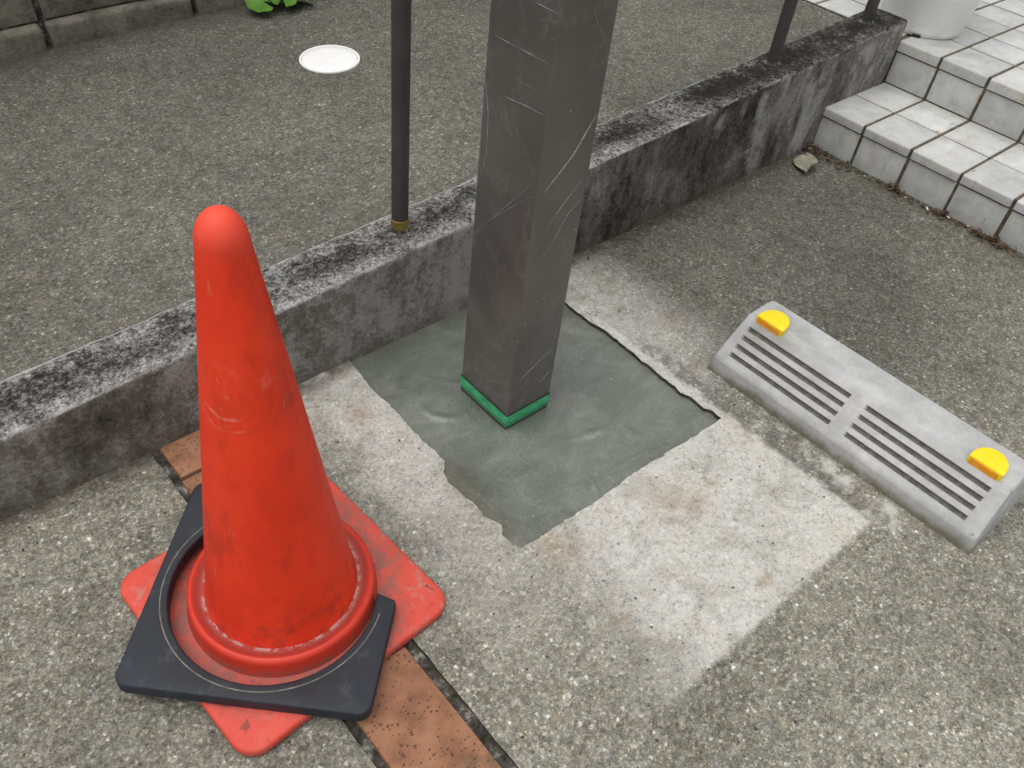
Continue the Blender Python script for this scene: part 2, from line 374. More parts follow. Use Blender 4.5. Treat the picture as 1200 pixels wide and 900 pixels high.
def mat_grout():
    k = M('dark grout'); n1 = k.noise(60, 5, 0.7)
    col = k.ramp(n1, [(0.3, (0.060, 0.048, 0.034)), (0.55, (0.125, 0.100, 0.070)), (0.75, (0.24, 0.18, 0.11))])
    return k.out(col, 0.95, k.bump(k.noise(240, 3), 0.002, 0.7), 0.2)
def mat_brick():
    k = M('terracotta brick'); v = k.shifted()
    n1 = k.noise(22, 5, 0.6, v); n2 = k.noise(150, 4, 0.65, v)
    col = k.ramp(n1, [(0.28, (0.19, 0.092, 0.055)), (0.5, (0.31, 0.150, 0.085)), (0.72, (0.38, 0.205, 0.125))])
    w = k.n.new('ShaderNodeVectorMath'); w.operation = 'MULTIPLY'; k.l.new(v, w.inputs[0]); w.inputs[1].default_value = (1.0, 2.0, 1)
    vc_ = k.grey(k.vor(150, w.outputs[0], 'Color'))
    dots = k.ss(k.sub(k.vor(150, w.outputs[0]), k.mul(k.sub(vc_, 0.45), 0.75)), -0.10, 0.10, 1, 0)
    col = k.mix(k.mul(dots, 0.85), col, (0.055, 0.034, 0.024))
    col = k.mix(k.ss(k.noise(10, 4, 0.6, v), 0.56, 0.70, 0, 0.55), col, (0.10, 0.078, 0.055))
    return k.out(col, 0.85, k.bump(k.sub(n2, k.mul(dots, 0.6)), 0.0015, 0.7), 0.25)
def mat_joint():
    k = M('dirty joint mortar'); n1 = k.noise(45, 5, 0.7)
    col = k.ramp(n1, [(0.38, (0.030, 0.027, 0.021)), (0.55, (0.085, 0.080, 0.066)), (0.68, (0.33, 0.32, 0.29))])
    return k.out(col, 0.95, k.bump(k.noise(180, 4, 0.7), 0.004, 0.9), 0.15)
def mat_block():
    k = M('weathered concrete block'); v = k.shifted()
    n1 = k.noise(14, 6, 0.68, v); n2 = k.noise(110, 4, 0.7, v)
    col = k.ramp(k.add(k.mul(n1, 0.7), k.mul(n2, 0.3)), [(0.32, (0.055, 0.054, 0.045)), (0.5, (0.165, 0.155, 0.125)), (0.68, (0.28, 0.26, 0.21))])
    return k.out(col, 0.95, k.bump(k.add(n1, k.mul(n2, 0.7)), 0.005, 0.8), 0.15)
def mat_post():
    k = M('bronze coated steel')
    n1 = k.noise(7, 4, 0.6); n2 = k.noise(400, 2, 0.5)
    col = k.ramp(n1, [(0.3, (0.118, 0.111, 0.104)), (0.7, (0.150, 0.142, 0.131))])
    col = k.scale(col, k.lin(n2, 0.3, 0.7, 0.88, 1.12))
    return k.out(col, 0.36, k.bump(n2, 0.0003, 0.4), 0.5, 0.55)
def mat_film():
    k = M('protective film')
    lw = k.noise(6, 3, 0.5, k.vec(1, 1, 0.35, rot=(0.5, 0.5, 0)), dist=1.2)
    spk = k.vor(95, None); spc = k.grey(k.vor(95, None, 'Color'))
    low = k.ss(k.Z, 0.03, 0.50, 0.74, 0.985)
    r = k.n.new('ShaderNodeMath'); r.operation = 'GREATER_THAN'; k.l.new(spc, r.inputs[0]); k.l.new(low, r.inputs[1])
    dots = k.mul(r.outputs[0], k.ss(spk, 0.10, 0.20, 1, 0))
    haze = k.lin(k.noise(11, 5, 0.6, k.vec(1, 1, 0.4)), 0.3, 0.75, 0.04, 0.11)
    haze = k.add(haze, k.mul(k.ss(k.m('ABSOLUTE', k.sub(k.noise(5, 4, 0.6, k.vec(1, 1, 0.8, rot=(0.6, 0.6, 0)), dist=1.5), 0.5)), 0.0, 0.02, 1, 0), 0.08))
    band = k.noise(4.2, 3, 0.5, k.vec(1.0, 1.0, 1.2, rot=(0.75, 0.75, 0)), dist=0.6)
    haze = k.add(haze, k.ss(band, 0.48, 0.72, 0, 0.09))
    al = k.mx(haze, k.mul(dots, 0.85))
    return k.out((0.50, 0.47, 0.45), 0.24, k.bump(lw, 0.006, 0.35), 0.5, Alpha=al)
def mat_crease():
    k = M('creased film'); n = k.noise(90, 3)
    return k.out((0.62, 0.62, 0.63), 0.25, None, 0.6, Alpha=k.lin(k.noise(40, 4, 0.6), 0.35, 0.65, 0.08, 0.55))
def mat_tape():
    k = M('green tape'); n = k.noise(60, 4, 0.6, k.vec(1, 1, 3)); n2 = k.noise(22, 4)
    col = k.ramp(n, [(0.3, (0.025, 0.27, 0.10)), (0.55, (0.050, 0.45, 0.19)), (0.75, (0.13, 0.58, 0.30))])
    col = k.mix(k.ss(k.add(k.Z, k.mul(k.sub(n2, 0.5), 0.012)), 0.006, 0.013, 0.75, 0.0), col, (0.035, 0.15, 0.075))
    return k.out(col, 0.4, k.bump(n, 0.001, 0.6), 0.5)
def mat_pipe():
    k = M('dark painted pipe'); n = k.noise(300, 3, 0.6); n2 = k.noise(18, 4)
    col = k.ramp(n2, [(0.3, (0.044, 0.042, 0.040)), (0.7, (0.064, 0.062, 0.058))])
    sp = k.mul(k.ss(k.vor(90), 0.05, 0.10, 1, 0), k.ss(k.grey(k.vor(90, None, 'Color')), 0.93, 0.94))
    col = k.mix(k.mul(sp, 0.5), col, (0.4, 0.4, 0.38))
    return k.out(col, 0.55, k.bump(n, 0.0006, 0.5), 0.4)
def mat_brass():
    k = M('aged brass tape'); n = k.noise(40, 4, 0.6)
    return k.out(k.ramp(n, [(0.3, (0.16, 0.11, 0.03)), (0.7, (0.38, 0.28, 0.07))]), 0.45, k.bump(n, 0.001, 0.4), 0.5, 0.3)
def mat_cone():
    k = M('red cone plastic')
    n1 = k.noise(9, 5, 0.6, k.vec(1, 1, 0.5)); n2 = k.noise(70, 5, 0.7); n3 = k.noise(26, 5, 0.6, dist=2.0)
    col = k.ramp(n1, [(0.28, (0.68, 0.036, 0.012)), (0.5, (0.84, 0.050, 0.015)), (0.75, (0.88, 0.068, 0.022))])
    gr = k.mul(k.ss(k.noise(13, 5, 0.65, k.vec(1, 1, 0.45, off=(2, 2, 0))), 0.50, 0.72), 0.50)
    col = k.mix(gr, col, (0.33, 0.026, 0.014))
    col = k.mix(k.mul(k.ss(k.noise(48, 6, 0.75), 0.56, 0.72), 0.30), col, (0.40, 0.030, 0.018))
    # sun-faded rounded top, chalky scuffs half way up
    col = k.mix(k.mul(k.ss(k.add(k.Z, k.mul(k.sub(n1, .5), .03)), 0.640, 0.690), 0.38), col, (0.84, 0.14, 0.10))
    # chalky rub mark: broken arcs about half way up, on the side facing the road
    for zc, w0, tl in ((0.452, 0.0022, 0.030), (0.437, 0.0016, -0.02)):
        ln = k.sub(k.Z, k.add(zc, k.add(k.mul(k.m('POWER', k.add(k.Y, 0.03), 2.0), 14.0), k.mul(k.sub(n1, 0.5), tl))))
        arc = k.mul(k.ss(k.m('ABSOLUTE', ln), w0 * 0.3, w0 * 1.6, 1, 0), k.ss(n2, 0.42, 0.58))
        arc = k.mul(arc, k.mul(k.ss(k.X, -0.045, -0.030, 1, 0), k.mul(k.ss(k.Y, -0.055, -0.045), k.ss(k.Y, 0.0, 0.012, 1, 0))))
        col = k.mix(k.mul(arc, 0.5), col, (0.80, 0.33, 0.27))
    rub = k.mul(k.mul(k.ss(k.Z, 0.43, 0.46), k.ss(k.Z, 0.50, 0.54, 1, 0)), k.ss(n3, 0.55, 0.68, 0, 0.28))
    col = k.mix(rub, col, (0.80, 0.27, 0.20))
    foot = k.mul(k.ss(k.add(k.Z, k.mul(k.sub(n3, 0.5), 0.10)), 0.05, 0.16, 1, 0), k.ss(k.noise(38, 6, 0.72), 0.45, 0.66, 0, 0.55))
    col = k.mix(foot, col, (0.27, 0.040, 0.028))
    sc = k.mul(k.ss(k.noise(60, 5, 0.7, k.vec(1, 1, 0.15)), 0.63, 0.72), 0.30)
    col = k.mix(sc, col, (0.75, 0.20, 0.14))
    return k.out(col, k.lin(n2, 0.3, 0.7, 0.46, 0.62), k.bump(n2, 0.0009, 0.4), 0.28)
def mat_cone_base():
    k = M('faded red base plastic')
    n1 = k.noise(10, 5, 0.6); n2 = k.noise(45, 6, 0.72, dist=0.5); n3 = k.noise(160, 4, 0.7)
    col = k.ramp(n1, [(0.3, (0.58, 0.060, 0.040)), (0.7, (0.70, 0.095, 0.065))])
    ch = k.mul(k.ss(n2, 0.50, 0.62), k.ss(k.noise(7, 3), 0.40, 0.58))
    col = k.mix(k.mul(ch, 0.7), col, (0.46, 0.22, 0.18))
    di = k.mul(k.ss(k.noise(55, 5, 0.7, k.vec(off=(4, 4, 4))), 0.56, 0.64), k.ss(k.noise(8, 3, 0.5, k.vec(off=(1, 7, 0))), 0.46, 0.60))
    col = k.mix(k.mul(di, 0.80), col, (0.16, 0.045, 0.032))
    rad = k.m('SQRT', k.add(k.m('POWER', k.X, 2.0), k.m('POWER', k.Y, 2.0)))
    ring = k.mul(k.ss(k.add(rad, k.mul(k.sub(n1, 0.5), 0.10)), 0.165, 0.205, 1, 0), k.ss(n2, 0.40, 0.56, 0.25, 0.85))
    col = k.mix(ring, col, (0.26, 0.105, 0.085))
    col = k.mix(k.mul(k.ss(k.noise(110, 5, 0.75), 0.58, 0.66), 0.5), col, (0.24, 0.05, 0.036))
    return k.out(col, 0.55, k.bump(k.add(n3, n2), 0.0012, 0.5), 0.35)
def mat_cone_collar():
    k = M('grimy red collar plastic')
    n1 = k.noise(10, 5, 0.6); n2 = k.noise(60, 6, 0.72)
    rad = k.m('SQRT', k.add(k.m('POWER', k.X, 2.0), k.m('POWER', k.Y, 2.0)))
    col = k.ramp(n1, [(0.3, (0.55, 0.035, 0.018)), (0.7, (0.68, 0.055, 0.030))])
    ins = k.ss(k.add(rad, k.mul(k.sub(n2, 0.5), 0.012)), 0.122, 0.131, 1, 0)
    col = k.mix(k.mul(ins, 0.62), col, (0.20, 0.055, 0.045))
    ch = k.mul(k.ss(k.add(rad, k.mul(k.sub(n2, 0.5), 0.02)), 0.112, 0.120, 1, 0), k.ss(n2, 0.46, 0.56))
    col = k.mix(k.mul(ch, 0.85), col, (0.46, 0.36, 0.34))
    lowd = k.mul(k.ss(k.Z, 0.024, 0.042, 1, 0), k.ss(n2, 0.42, 0.58, 0.2, 0.8))
    col = k.mix(lowd, col, (0.24, 0.10, 0.08))
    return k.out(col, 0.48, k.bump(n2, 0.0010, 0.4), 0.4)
def mat_rubber():
    k = M('black rubber'); n1 = k.noise(12, 5, 0.6); n2 = k.noise(240, 4, 0.65)
    col = k.ramp(n1, [(0.3, (0.014, 0.017, 0.023)), (0.7, (0.026, 0.030, 0.040))])
    du = k.mul(k.ss(k.noise(34, 6, 0.74), 0.52, 0.72), 0.45)
    col = k.mix(du, col, (0.075, 0.08, 0.092))
    sp = k.mul(k.ss(k.vor(46), 0.10, 0.22, 1, 0), k.ss(k.grey(k.vor(46, None, 'Color')), 0.93, 0.95))
    col = k.mix(k.mul(sp, 0.35), col, (0.30, 0.32, 0.34))
    return k.out(col, k.lin(n1, 0.3, 0.7, 0.52, 0.68), k.bump(n2, 0.0008, 0.6), 0.4)
def mat_rubber_rim():
    k = M('dusty rubber rim'); n1 = k.noise(60, 4, 0.6)
    return k.out(k.ramp(n1, [(0.3, (0.10, 0.095, 0.085)), (0.7, (0.24, 0.23, 0.20))]), 0.8, None, 0.3)
def mat_stop():
    k = M('grey cast concrete')
    n1 = k.noise(9, 5, 0.6); n2 = k.noise(260, 3, 0.6); n3 = k.noise(38, 5, 0.65)
    col = k.ramp(n1, [(0.3, (0.37, 0.378, 0.375)), (0.5, (0.45, 0.458, 0.455)), (0.72, (0.53, 0.537, 0.53))])
    col = k.scale(col, k.lin(n3, 0.3, 0.7, 0.88, 1.09)); col = k.scale(col, k.lin(n2, 0.3, 0.7, 0.94, 1.05))
    # algae stain creeping up the near foot
    zz = k.add(k.Z, k.mul(k.sub(k.noise(11, 5, 0.6, k.vec(1, 1, 0.5)), 0.5), 0.070))
    al = k.mul(k.ss(zz, 0.004, 0.030, 1, 0), k.ss(k.X, 0.03, 0.06, 1, 0))
    col = k.mix(k.mul(al, k.ss(n3, 0.35, 0.55, 0.45, 0.9)), col, (0.165, 0.150, 0.090))
    gd = k.mul(k.ss(k.noise(6, 5, 0.65, k.vec(1.6, 0.8, 1, off=(3, 5, 1))), 0.50, 0.68), 0.42)
    col = k.mix(gd, col, (0.21, 0.205, 0.175))
    pit = k.mul(k.ss(k.vor(70), 0.05, 0.10, 1, 0), k.ss(k.grey(k.vor(70, None, 'Color')), 0.9, 0.92))
    col = k.mix(k.mul(pit, 0.6), col, (0.12, 0.12, 0.11))
    scr = k.mul(k.ss(k.noise(55, 4, 0.6, k.vec(4, 0.6, 1, rot=(0, 0, 0.5))), 0.68, 0.74), k.ss(k.Y, -0.54, -0.58))
    col = k.mix(k.mul(scr, 0.6), col, (0.11, 0.115, 0.13))
    return k.out(col, 0.75, k.bump(k.add(n2, n3), 0.0008, 0.5), 0.3)
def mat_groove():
    k = M('dark groove concrete'); n = k.noise(70, 5, 0.65)  # darker concrete colour inside the grooves
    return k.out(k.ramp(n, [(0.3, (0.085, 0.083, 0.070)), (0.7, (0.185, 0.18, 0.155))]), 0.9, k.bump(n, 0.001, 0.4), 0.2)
def mat_yellow():
    k = M('yellow reflector plastic'); n = k.noise(60, 4)
    return k.out(k.ramp(n, [(0.3, (0.88, 0.66, 0.010)), (0.7, (0.94, 0.74, 0.018))]), 0.35, None, 0.5)
def mat_orange():
    k = M('amber reflector lens'); n = k.noise(120, 3)
    return k.out(k.ramp(n, [(0.3, (0.88, 0.30, 0.004)), (0.7, (0.95, 0.42, 0.008))]), 0.25, k.bump(k.vor(380), 0.001, 0.5), 0.6)
def mat_white_plastic():
    k = M('white plastic'); n = k.noise(25, 5, 0.6); n2 = k.noise(7, 4, 0.6, k.vec(1, 1, 0.4))
    col = k.ramp(n, [(0.3, (0.84, 0.84, 0.83)), (0.7, (0.90, 0.90, 0.89))])
    col = k.mix(k.ss(n2, 0.62, 0.78, 0, 0.10), col, (0.52, 0.48, 0.42))
    return k.out(col, 0.38, k.bump(n, 0.001, 0.25), 0.5)
def mat_pot():
    k = M('white glazed pot'); n = k.noise(30, 5, 0.65); n2 = k.noise(9, 4, 0.6, k.vec(1, 1, 0.3))
    col = k.ramp(n2, [(0.3, (0.78, 0.79, 0.76)), (0.7, (0.87, 0.88, 0.85))])
    lowd = k.mul(k.ss(k.Z, 0.05, 0.0, 0, 1), k.ss(n, 0.42, 0.62))
    col = k.mix(k.mul(lowd, 0.4), col, (0.42, 0.40, 0.35))
    return k.out(col, 0.35, k.bump(n, 0.0015, 0.25), 0.5)
def mat_leaf():
    k = M('fresh green leaf'); n = k.noise(40, 4, 0.6, k.shifted())
    col = k.ramp(n, [(0.3, (0.055, 0.155, 0.018)), (0.7, (0.115, 0.275, 0.035))])
    return k.out(col, 0.45, k.bump(k.noise(90, 3), 0.001, 0.6), 0.4, Subsurface_Weight=0.1)
def mat_dry():
    k = M('dry leaf'); n = k.noise(60, 5, 0.6)
    return k.out(k.ramp(n, [(0.3, (0.19, 0.185, 0.13)), (0.7, (0.38, 0.37, 0.285))]), 0.8, k.bump(n, 0.001, 0.5), 0.2)
def mat_litter():
    k = M('leaf litter')
    at = k.n.new('ShaderNodeAttribute'); at.attribute_name = 'tone'
    col = k.ramp(at.outputs['Fac'], [(0.0, (0.030, 0.022, 0.015)), (0.4, (0.080, 0.044, 0.024)), (0.7, (0.13, 0.078, 0.040)), (0.88, (0.20, 0.165, 0.11)), (1.0, (0.60, 0.58, 0.54))])
    return k.out(col, 0.85, None, 0.2)
def mat_soil():
    k = M('potting soil'); n = k.noise(90, 5, 0.7)
    return k.out(k.ramp(n, [(0.3, (0.02, 0.015, 0.01)), (0.7, (0.07, 0.05, 0.035))]), 0.95, k.bump(n, 0.01, 0.8), 0.1)
def mat_hole():
    k = M('dark drain gap'); n = k.noise(50)
    return k.out(k.ramp(n, [(0, 0.015), (1, 0.03)]), 0.9)

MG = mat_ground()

# ------------------------------------------------------------------ the ground (with the square hole and the slot for the brick border)
HOLE = [(-0.138, 0.345), (-0.140, 0.30), (-0.149, 0.218), (-0.144, 0.167), (-0.148, 0.097), (-0.148, 0.045), (-0.145, -0.008), (-0.163, -0.028),
        (-0.170, -0.051), (-0.169, -0.087), (-0.162, -0.127), (-0.168, -0.145), (-0.156, -0.177), (-0.166, -0.195), (-0.166, -0.218),
        (-0.159, -0.233), (-0.130, -0.236), (-0.078, -0.236), (-0.031, -0.237), (0.077, -0.237), (0.102, -0.233), (0.247, -0.239),
        (0.363, -0.240), (0.367, -0.218), (0.357, -0.201), (0.359, -0.173), (0.353, -0.143), (0.357, -0.065), (0.359, 0.020),
        (0.362, 0.083), (0.355, 0.119), (0.354, 0.173), (0.356, 0.208), (0.357, 0.345)]
def ragged(poly, step=0.008, amp=0.0035):
    out = []
    for i in range(len(poly)):
        a, b = Vector(poly[i]), Vector(poly[(i + 1) % len(poly)]); n = max(1, int((b - a).length / step))
        d = (b - a).normalized(); nn = Vector((-d.y, d.x))
        for j in range(n):
            p = a.lerp(b, j / n); w = fbm(p.x * 60, p.y * 60, 3.0, 3) * amp
            out.append((p.x + nn.x * w, p.y + nn.y * w))
    return out
hole = ragged(HOLE)
BX0, BX1 = -0.548, -0.398
slot = ragged([(BX0, 0.345), (BX0, -3.0), (BX1, -3.0), (BX1, 0.345)], 0.02, 0.0018)
def inside(p, poly):
    x, y = p; c = False; j = len(poly) - 1
    for i in range(len(poly)):
        xi, yi = poly[i]; xj, yj = poly[j]
        if (yi > y) != (yj > y) and x < (xj - xi) * (y - yi) / (yj - yi) + xi: c = not c
        j = i
    return c
pts = [(-40, -40), (40, -40), (40, 40), (-40, 40)]; edges = [(0, 1), (1, 2), (2, 3), (3, 0)]
for loop in (hole, slot):
    s0 = len(pts); pts += loop; n = len(loop); edges += [(s0 + i, s0 + (i + 1) % n) for i in range(n)]
gx = -1.8
while gx < 2.3:
    gy = -2.0
    while gy < 0.6:
        p = (gx + random.uniform(-.008, .008), gy + random.uniform(-.008, .008))
        if not inside(p, hole) and not inside(p, slot): pts.append(p)
        gy += 0.05
    gx += 0.05
V2, E2, F2, *_ = geometry.delaunay_2d_cdt([Vector(p) for p in pts], edges, [], 0, 1e-6)
def gz(x, y):
    if abs(x) > 2.6 or abs(y) > 2.6: return 0.0
    return 0.0022 * fbm(x * 3, y * 3, 1.0, 3)
gv = [(v.x, v.y, gz(v.x, v.y)) for v in V2]
gf = []
for f in F2:
    c = sum((V2[i] for i in f), Vector((0, 0))) / len(f)
    if inside(c, hole) or inside(c, slot): continue
    gf.append(tuple(f))
for loop in (hole, slot):       # broken sides of the cut
    n = len(loop); s0 = len(gv)
    for x, y in loop: gv.append((x, y, gz(x, y)))
    for x, y in loop:
        w = 0.004 * noise.noise(Vector((x * 70, y * 70, 9)))
        gv.append((x + w, y + w, -0.05))
    for i in range(n):
        j = (i + 1) % n; gf.append((s0 + i, s0 + j, s0 + n + j, s0 + n + i))
bm = bmesh.new(); me0 = mesh('ground', gv, gf); bm.from_mesh(me0); bpy.data.meshes.remove(me0)
me = from_bm('ground', bm)
if me.polygons[0].normal.z < 0: me.flip_normals()
autosmooth(me, 50)
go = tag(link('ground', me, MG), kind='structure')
def mat_cut():
    k = M('broken damp concrete'); n1 = k.noise(70, 5, 0.7)
    return k.out(k.ramp(n1, [(0.35, (0.035, 0.032, 0.025)), (0.6, (0.095, 0.088, 0.070)), (0.75, (0.24, 0.225, 0.19))]), 0.9, k.bump(n1, 0.004, 0.9), 0.2)
me.materials.append(mat_cut())
for p in me.polygons:
    if abs(p.normal.z) < 0.5: p.material_index = 1

# fresh mortar in the hole: trowelled, slightly below the cut edge
TROWEL = [(random.uniform(-.15, .35), random.uniform(-.25, .3), random.uniform(.06, .22), random.uniform(-3.1, 3.1), random.uniform(.25, .7), random.uniform(.0003, .0010)) for _ in range(20)]
mv, mf = [], []; nx, ny = 180, 186
for j in range(ny + 1):
    for i in range(nx + 1):
        x = -0.195 + 0.58 * i / nx; y = -0.262 + 0.60 * j / ny
        z = -0.0060 + 0.0011 * fbm(x * 6 + y * 5, y * 9 - x * 6, 2, 4)
        ang = math.atan2(y - 0.1, x - 0.02); rr = math.hypot(x - 0.02, y - 0.1)
        z += 0.0006 * math.sin(rr * 75 + 3 * fbm(x * 5, y * 5, 8)) * max(0, fbm(x * 4, y * 4, 5) + 0.2)
        # lumps left by the trowel: a raised lip right of the post and a swirl left of it
        z += 0.0035 * math.exp(-((x - 0.13) / 0.045) ** 2 - ((y + 0.115 + 0.25 * (x - 0.13)) / 0.010) ** 2)
        z += 0.0026 * math.exp(-((x - 0.25) / 0.06) ** 2 - ((y + 0.02 - 0.4 * (x - 0.25)) / 0.008) ** 2)
        z += 0.0022 * math.exp(-((math.hypot(x + 0.04, y - 0.12) - 0.055) / 0.008) ** 2) * (0.5 + 0.5 * math.cos(math.atan2(y - 0.12, x + 0.04) - 4))
        for (ax_, ay_, rx_, a0_, sp_, hh) in TROWEL:
            dx_, dy_ = x - ax_, y - ay_; r_ = math.hypot(dx_, dy_); da = (math.atan2(dy_, dx_) - a0_ + math.pi) % (2 * math.pi) - math.pi
            if abs(da) < sp_:
                u = (r_ - rx_) / 0.0045
                if -8 < u < 3: z += hh * (math.exp(-u * u) - (0.35 * math.exp(-((u + 2.2) / 1.6) ** 2))) * math.cos(da / sp_ * 1.57)
        if x < -0.10 and y < 0: z += 0.0045 * min(1, (-0.10 - x) / 0.04) * min(1, -y / 0.03)
        rim = min(0.358 - x, y + 0.238)
        if rim < 0.03: z -= 0.003 * (1 - max(rim, 0) / 0.03)
        mv.append((x, y, z))
for j in range(ny):
    for i in range(nx):
        a = j * (nx + 1) + i; mf.append((a, a + 1, a + nx + 2, a + nx + 1))
tag(link('mortar_patch', mesh('mortar_patch', mv, mf, True), mat_mortar()), kind='structure')

# brick border let into the slab
MJ = mat_joint(); MB = mat_brick()
nyb = 120; bv, bf = [], []
for j in range(nyb + 1):
    y = 0.335 - 3.3 * j / nyb
    for i in range(13):
        x = BX0 - 0.004 + (BX1 - BX0 + 0.008) * i / 12
        bv.append((x, y, -0.007 + 0.004 * fbm(x * 60, y * 40, 4, 3)))
for j in range(nyb):
    for i in range(12):
        a = j * 13 + i; bf.append((a, a + 13, a + 14, a + 1))
border = tag(link('brick_border', mesh('brick_border', bv, bf, True), MJ), kind='structure')
bme = box_mesh('brick', -0.059, 0.059, -0.1145, 0.1145, -0.03, 0.0, 0.004, 2); bme.materials.append(MB)
for q in range(13):
    yj = 0.225 - 0.24 * q
    y0 = yj + 0.12
    o = bpy.data.objects.new('brick', bme); COL.objects.link(o); o.parent = border
    o.location = (-0.474 + random.uniform(-.0015, .0015), y0 - 0.0, 0.0005 + random.uniform(-.001, .001)); o.rotation_euler = (0, 0, random.uniform(-.006, .006))
    if q == 0: o.scale = (1, 0.86, 1); o.location.y = 0.324

# ------------------------------------------------------------------ low wall between yard and ramp
KZ0, KZ1 = 0.205, 0.0604          # top: z = KZ0 + KZ1 x
KY0, KY1 = 0.318, 0.0125          # front face: y = KY0 + KY1 x
WT = 0.124
def wtop(x): return KZ0 + KZ1 * x
def wfront(x): return KY0 + KY1 * x
def build_low_wall():
    xs = [-1.9 + 0.0125 * i for i in range(int((1.83 + 1.9) / 0.0125) + 1)]; xs[-1] = 1.83
    sec = []                          # (y offset from the front, depth: fraction of height or absolute below top, kind)
    verts, faces = [], []; rows = []
    for x in xs:
        T = wtop(x); base = -0.06; row = []
        prof = []
        for k in range(9): prof.append((0.0, base + (T - 0.010 - base) * k / 8))
        prof += [(0.0012, T - 0.005), (0.005, T - 0.0012)]
        for k in range(9): prof.append((0.010 + (WT - 0.018) * k / 8, T))
        prof += [(WT - 0.003, T - 0.001), (WT - 0.001, T - 0.004)]
        for k in range(4): prof.append((WT, T - 0.008 - (T - 0.008 - base) * k / 3))
        for yo, z in prof:
            y = wfront(x) + yo
            n1 = noise.fractal(Vector((x * 22, y * 22, z * 22)), 1.0, 2.0, 4)
            n2 = noise.noise(Vector((x * 4, y * 4, z * 4)))
            edge = 1.0 if T - z < 0.012 and (yo < 0.012 or yo > WT - 0.01) else 0.0
            dz = 0.0012 * n1 - edge * 0.004 * max(0, noise.noise(Vector((x * 35, yo * 10, 3))) - 0.1)
            dy = -0.0016 * n1 - 0.0025 * n2 if yo < 0.02 else 0.001 * n1
            if yo < 0.001 and z < 0.03: dy -= 0.012 * (0.03 - z) / 0.09 * (1.0 if x < -0.15 else 0.35)
            row.append(len(verts)); verts.append((x, y + dy, z + dz))
        rows.append(row)
    for A, B in zip(rows, rows[1:]):
        for k in range(len(A) - 1): faces.append((A[k], B[k], B[k + 1], A[k + 1]))
    for row, fl in ((rows[0], False), (rows[-1], True)):
        faces.append(tuple(row if not fl else row[::-1]))
    bm = bmesh.new(); me0 = mesh('low_wall', verts, faces); bm.from_mesh(me0); bpy.data.meshes.remove(me0)
    return autosmooth(from_bm('low_wall', bm), 50)
tag(link('low_wall', build_low_wall(), mat_low_wall()), 'low mould-stained concrete kerb wall running from the yard to the tiled steps', 'wall')

# ------------------------------------------------------------------ ramped path behind the low wall
PZ0, PZ1 = 0.145, 0.0604
def pz(x): return PZ0 + PZ1 * x
pv, pf = [], []; nx, ny = 75, 30
xs = [-9.0, -5.0, -3.0] + [-2.4 + 4.225 * i / nx for i in range(nx + 1)]
for j in range(ny + 1):
    y = 0.40 + 1.45 * j / ny
    for x in xs:
        pv.append((x, y, max(pz(x), -0.4) + (0.002 * fbm(x * 3, y * 3, 6, 3) if x > -2.5 else 0)))
w = len(xs)
for j in range(ny):
    for i in range(w - 1):
        a = j * w + i; pf.append((a, a + 1, a + w + 1, a + w))
tag(link('path', mesh('path', pv, pf, True), mat_path()), kind='structure')

# ------------------------------------------------------------------ tiled steps and landing
S1X, S1Z, S2X, S2Z = 1.511, 0.122, 1.836, 0.255
steps = tag(empty('tiled_steps', (S1X, 0, 0)), 'two white tiled steps with dark grout rising to a tiled landing', 'steps')
MT, MGR = mat_tile(), mat_grout()
def sub(name, me, mat=None):
    o = link(name, me, mat, steps); o.location = (-S1X, 0, 0); return o
# the body under the tiles (grout colour), 3 mm behind the tile faces
g = 0.0028
YL, YB = -1.75, 2.2
YW = 0.352
bm = bmesh.new()
def addbox(x0, x1, y0, y1, z0, z1):
    r = bmesh.ops.create_cube(bm, size=1)
    bmesh.ops.scale(bm, vec=(x1 - x0, y1 - y0, z1 - z0), verts=r['verts'])
    bmesh.ops.translate(bm, vec=((x0 + x1) / 2, (y0 + y1) / 2, (z0 + z1) / 2), verts=r['verts'])
addbox(S1X + 0.006 + g, S2X + 0.05, YL, YW, -0.05, S1Z - g)
addbox(S2X + 0.006 + g, 4.2, YL, YB, -0.049, S2Z - g)
sub('grout_bed', from_bm('grout_bed', bm), MGR)
TP = 0.151; TW = 0.1415; Y0T = 0.355       # tile pitch along Y, tile width, first joint
def nosing_mesh(depth, lip):
    """bull-nosed edge tile: flat top with a lip folded down in front; origin in the middle of the top"""
    hx = depth / 2; r = 0.006; t = 0.010
    prof = [(hx, 0), (-hx + r, 0)] + [(-hx + r - r * math.sin(a), -r + r * math.cos(a)) for a in (R(22), R(45), R(68), R(90))]
    prof += [(-hx, -lip + 0.001), (-hx + 0.001, -lip), (-hx + t, -lip), (-hx + t, -t), (hx, -t)]
    vs_, fs = [], []; n = len(prof)
    ys = (-TW / 2, TW / 2)
    for y in ys: vs_ += [(x, y, z) for x, z in prof]
    for i in range(n): fs.append((i, (i + 1) % n, n + (i + 1) % n, n + i))
    fs += [tuple(range(n))[::-1], tuple(range(n, 2 * n))]
    bm = bmesh.new(); me0 = mesh('n', vs_, fs); bm.from_mesh(me0); bpy.data.meshes.remove(me0)
    ed = [e for e in bm.edges if abs(e.verts[0].co.y - e.verts[1].co.y) < 1e-6]
    bmesh.ops.bevel(bm, geom=ed, offset=0.0012, segments=1, affect='EDGES')
    me = autosmooth(from_bm('nosing_tile', bm), 30); me.materials.append(MT); return me
D1 = S2X - S1X
ND = 0.158; LIP1 = 0.026; LIP2 = 0.031
nose1, nose2 = nosing_mesh(ND, LIP1), nosing_mesh(ND, LIP2)
def flat_mesh(dx, t=0.010):
    me = box_mesh('tile', -dx / 2, dx / 2, -TW / 2, TW / 2, -t, 0, 0.0016, 2); me.materials.append(MT); return me
td = D1 - ND - 0.007
tread = flat_mesh(td + 0.008)
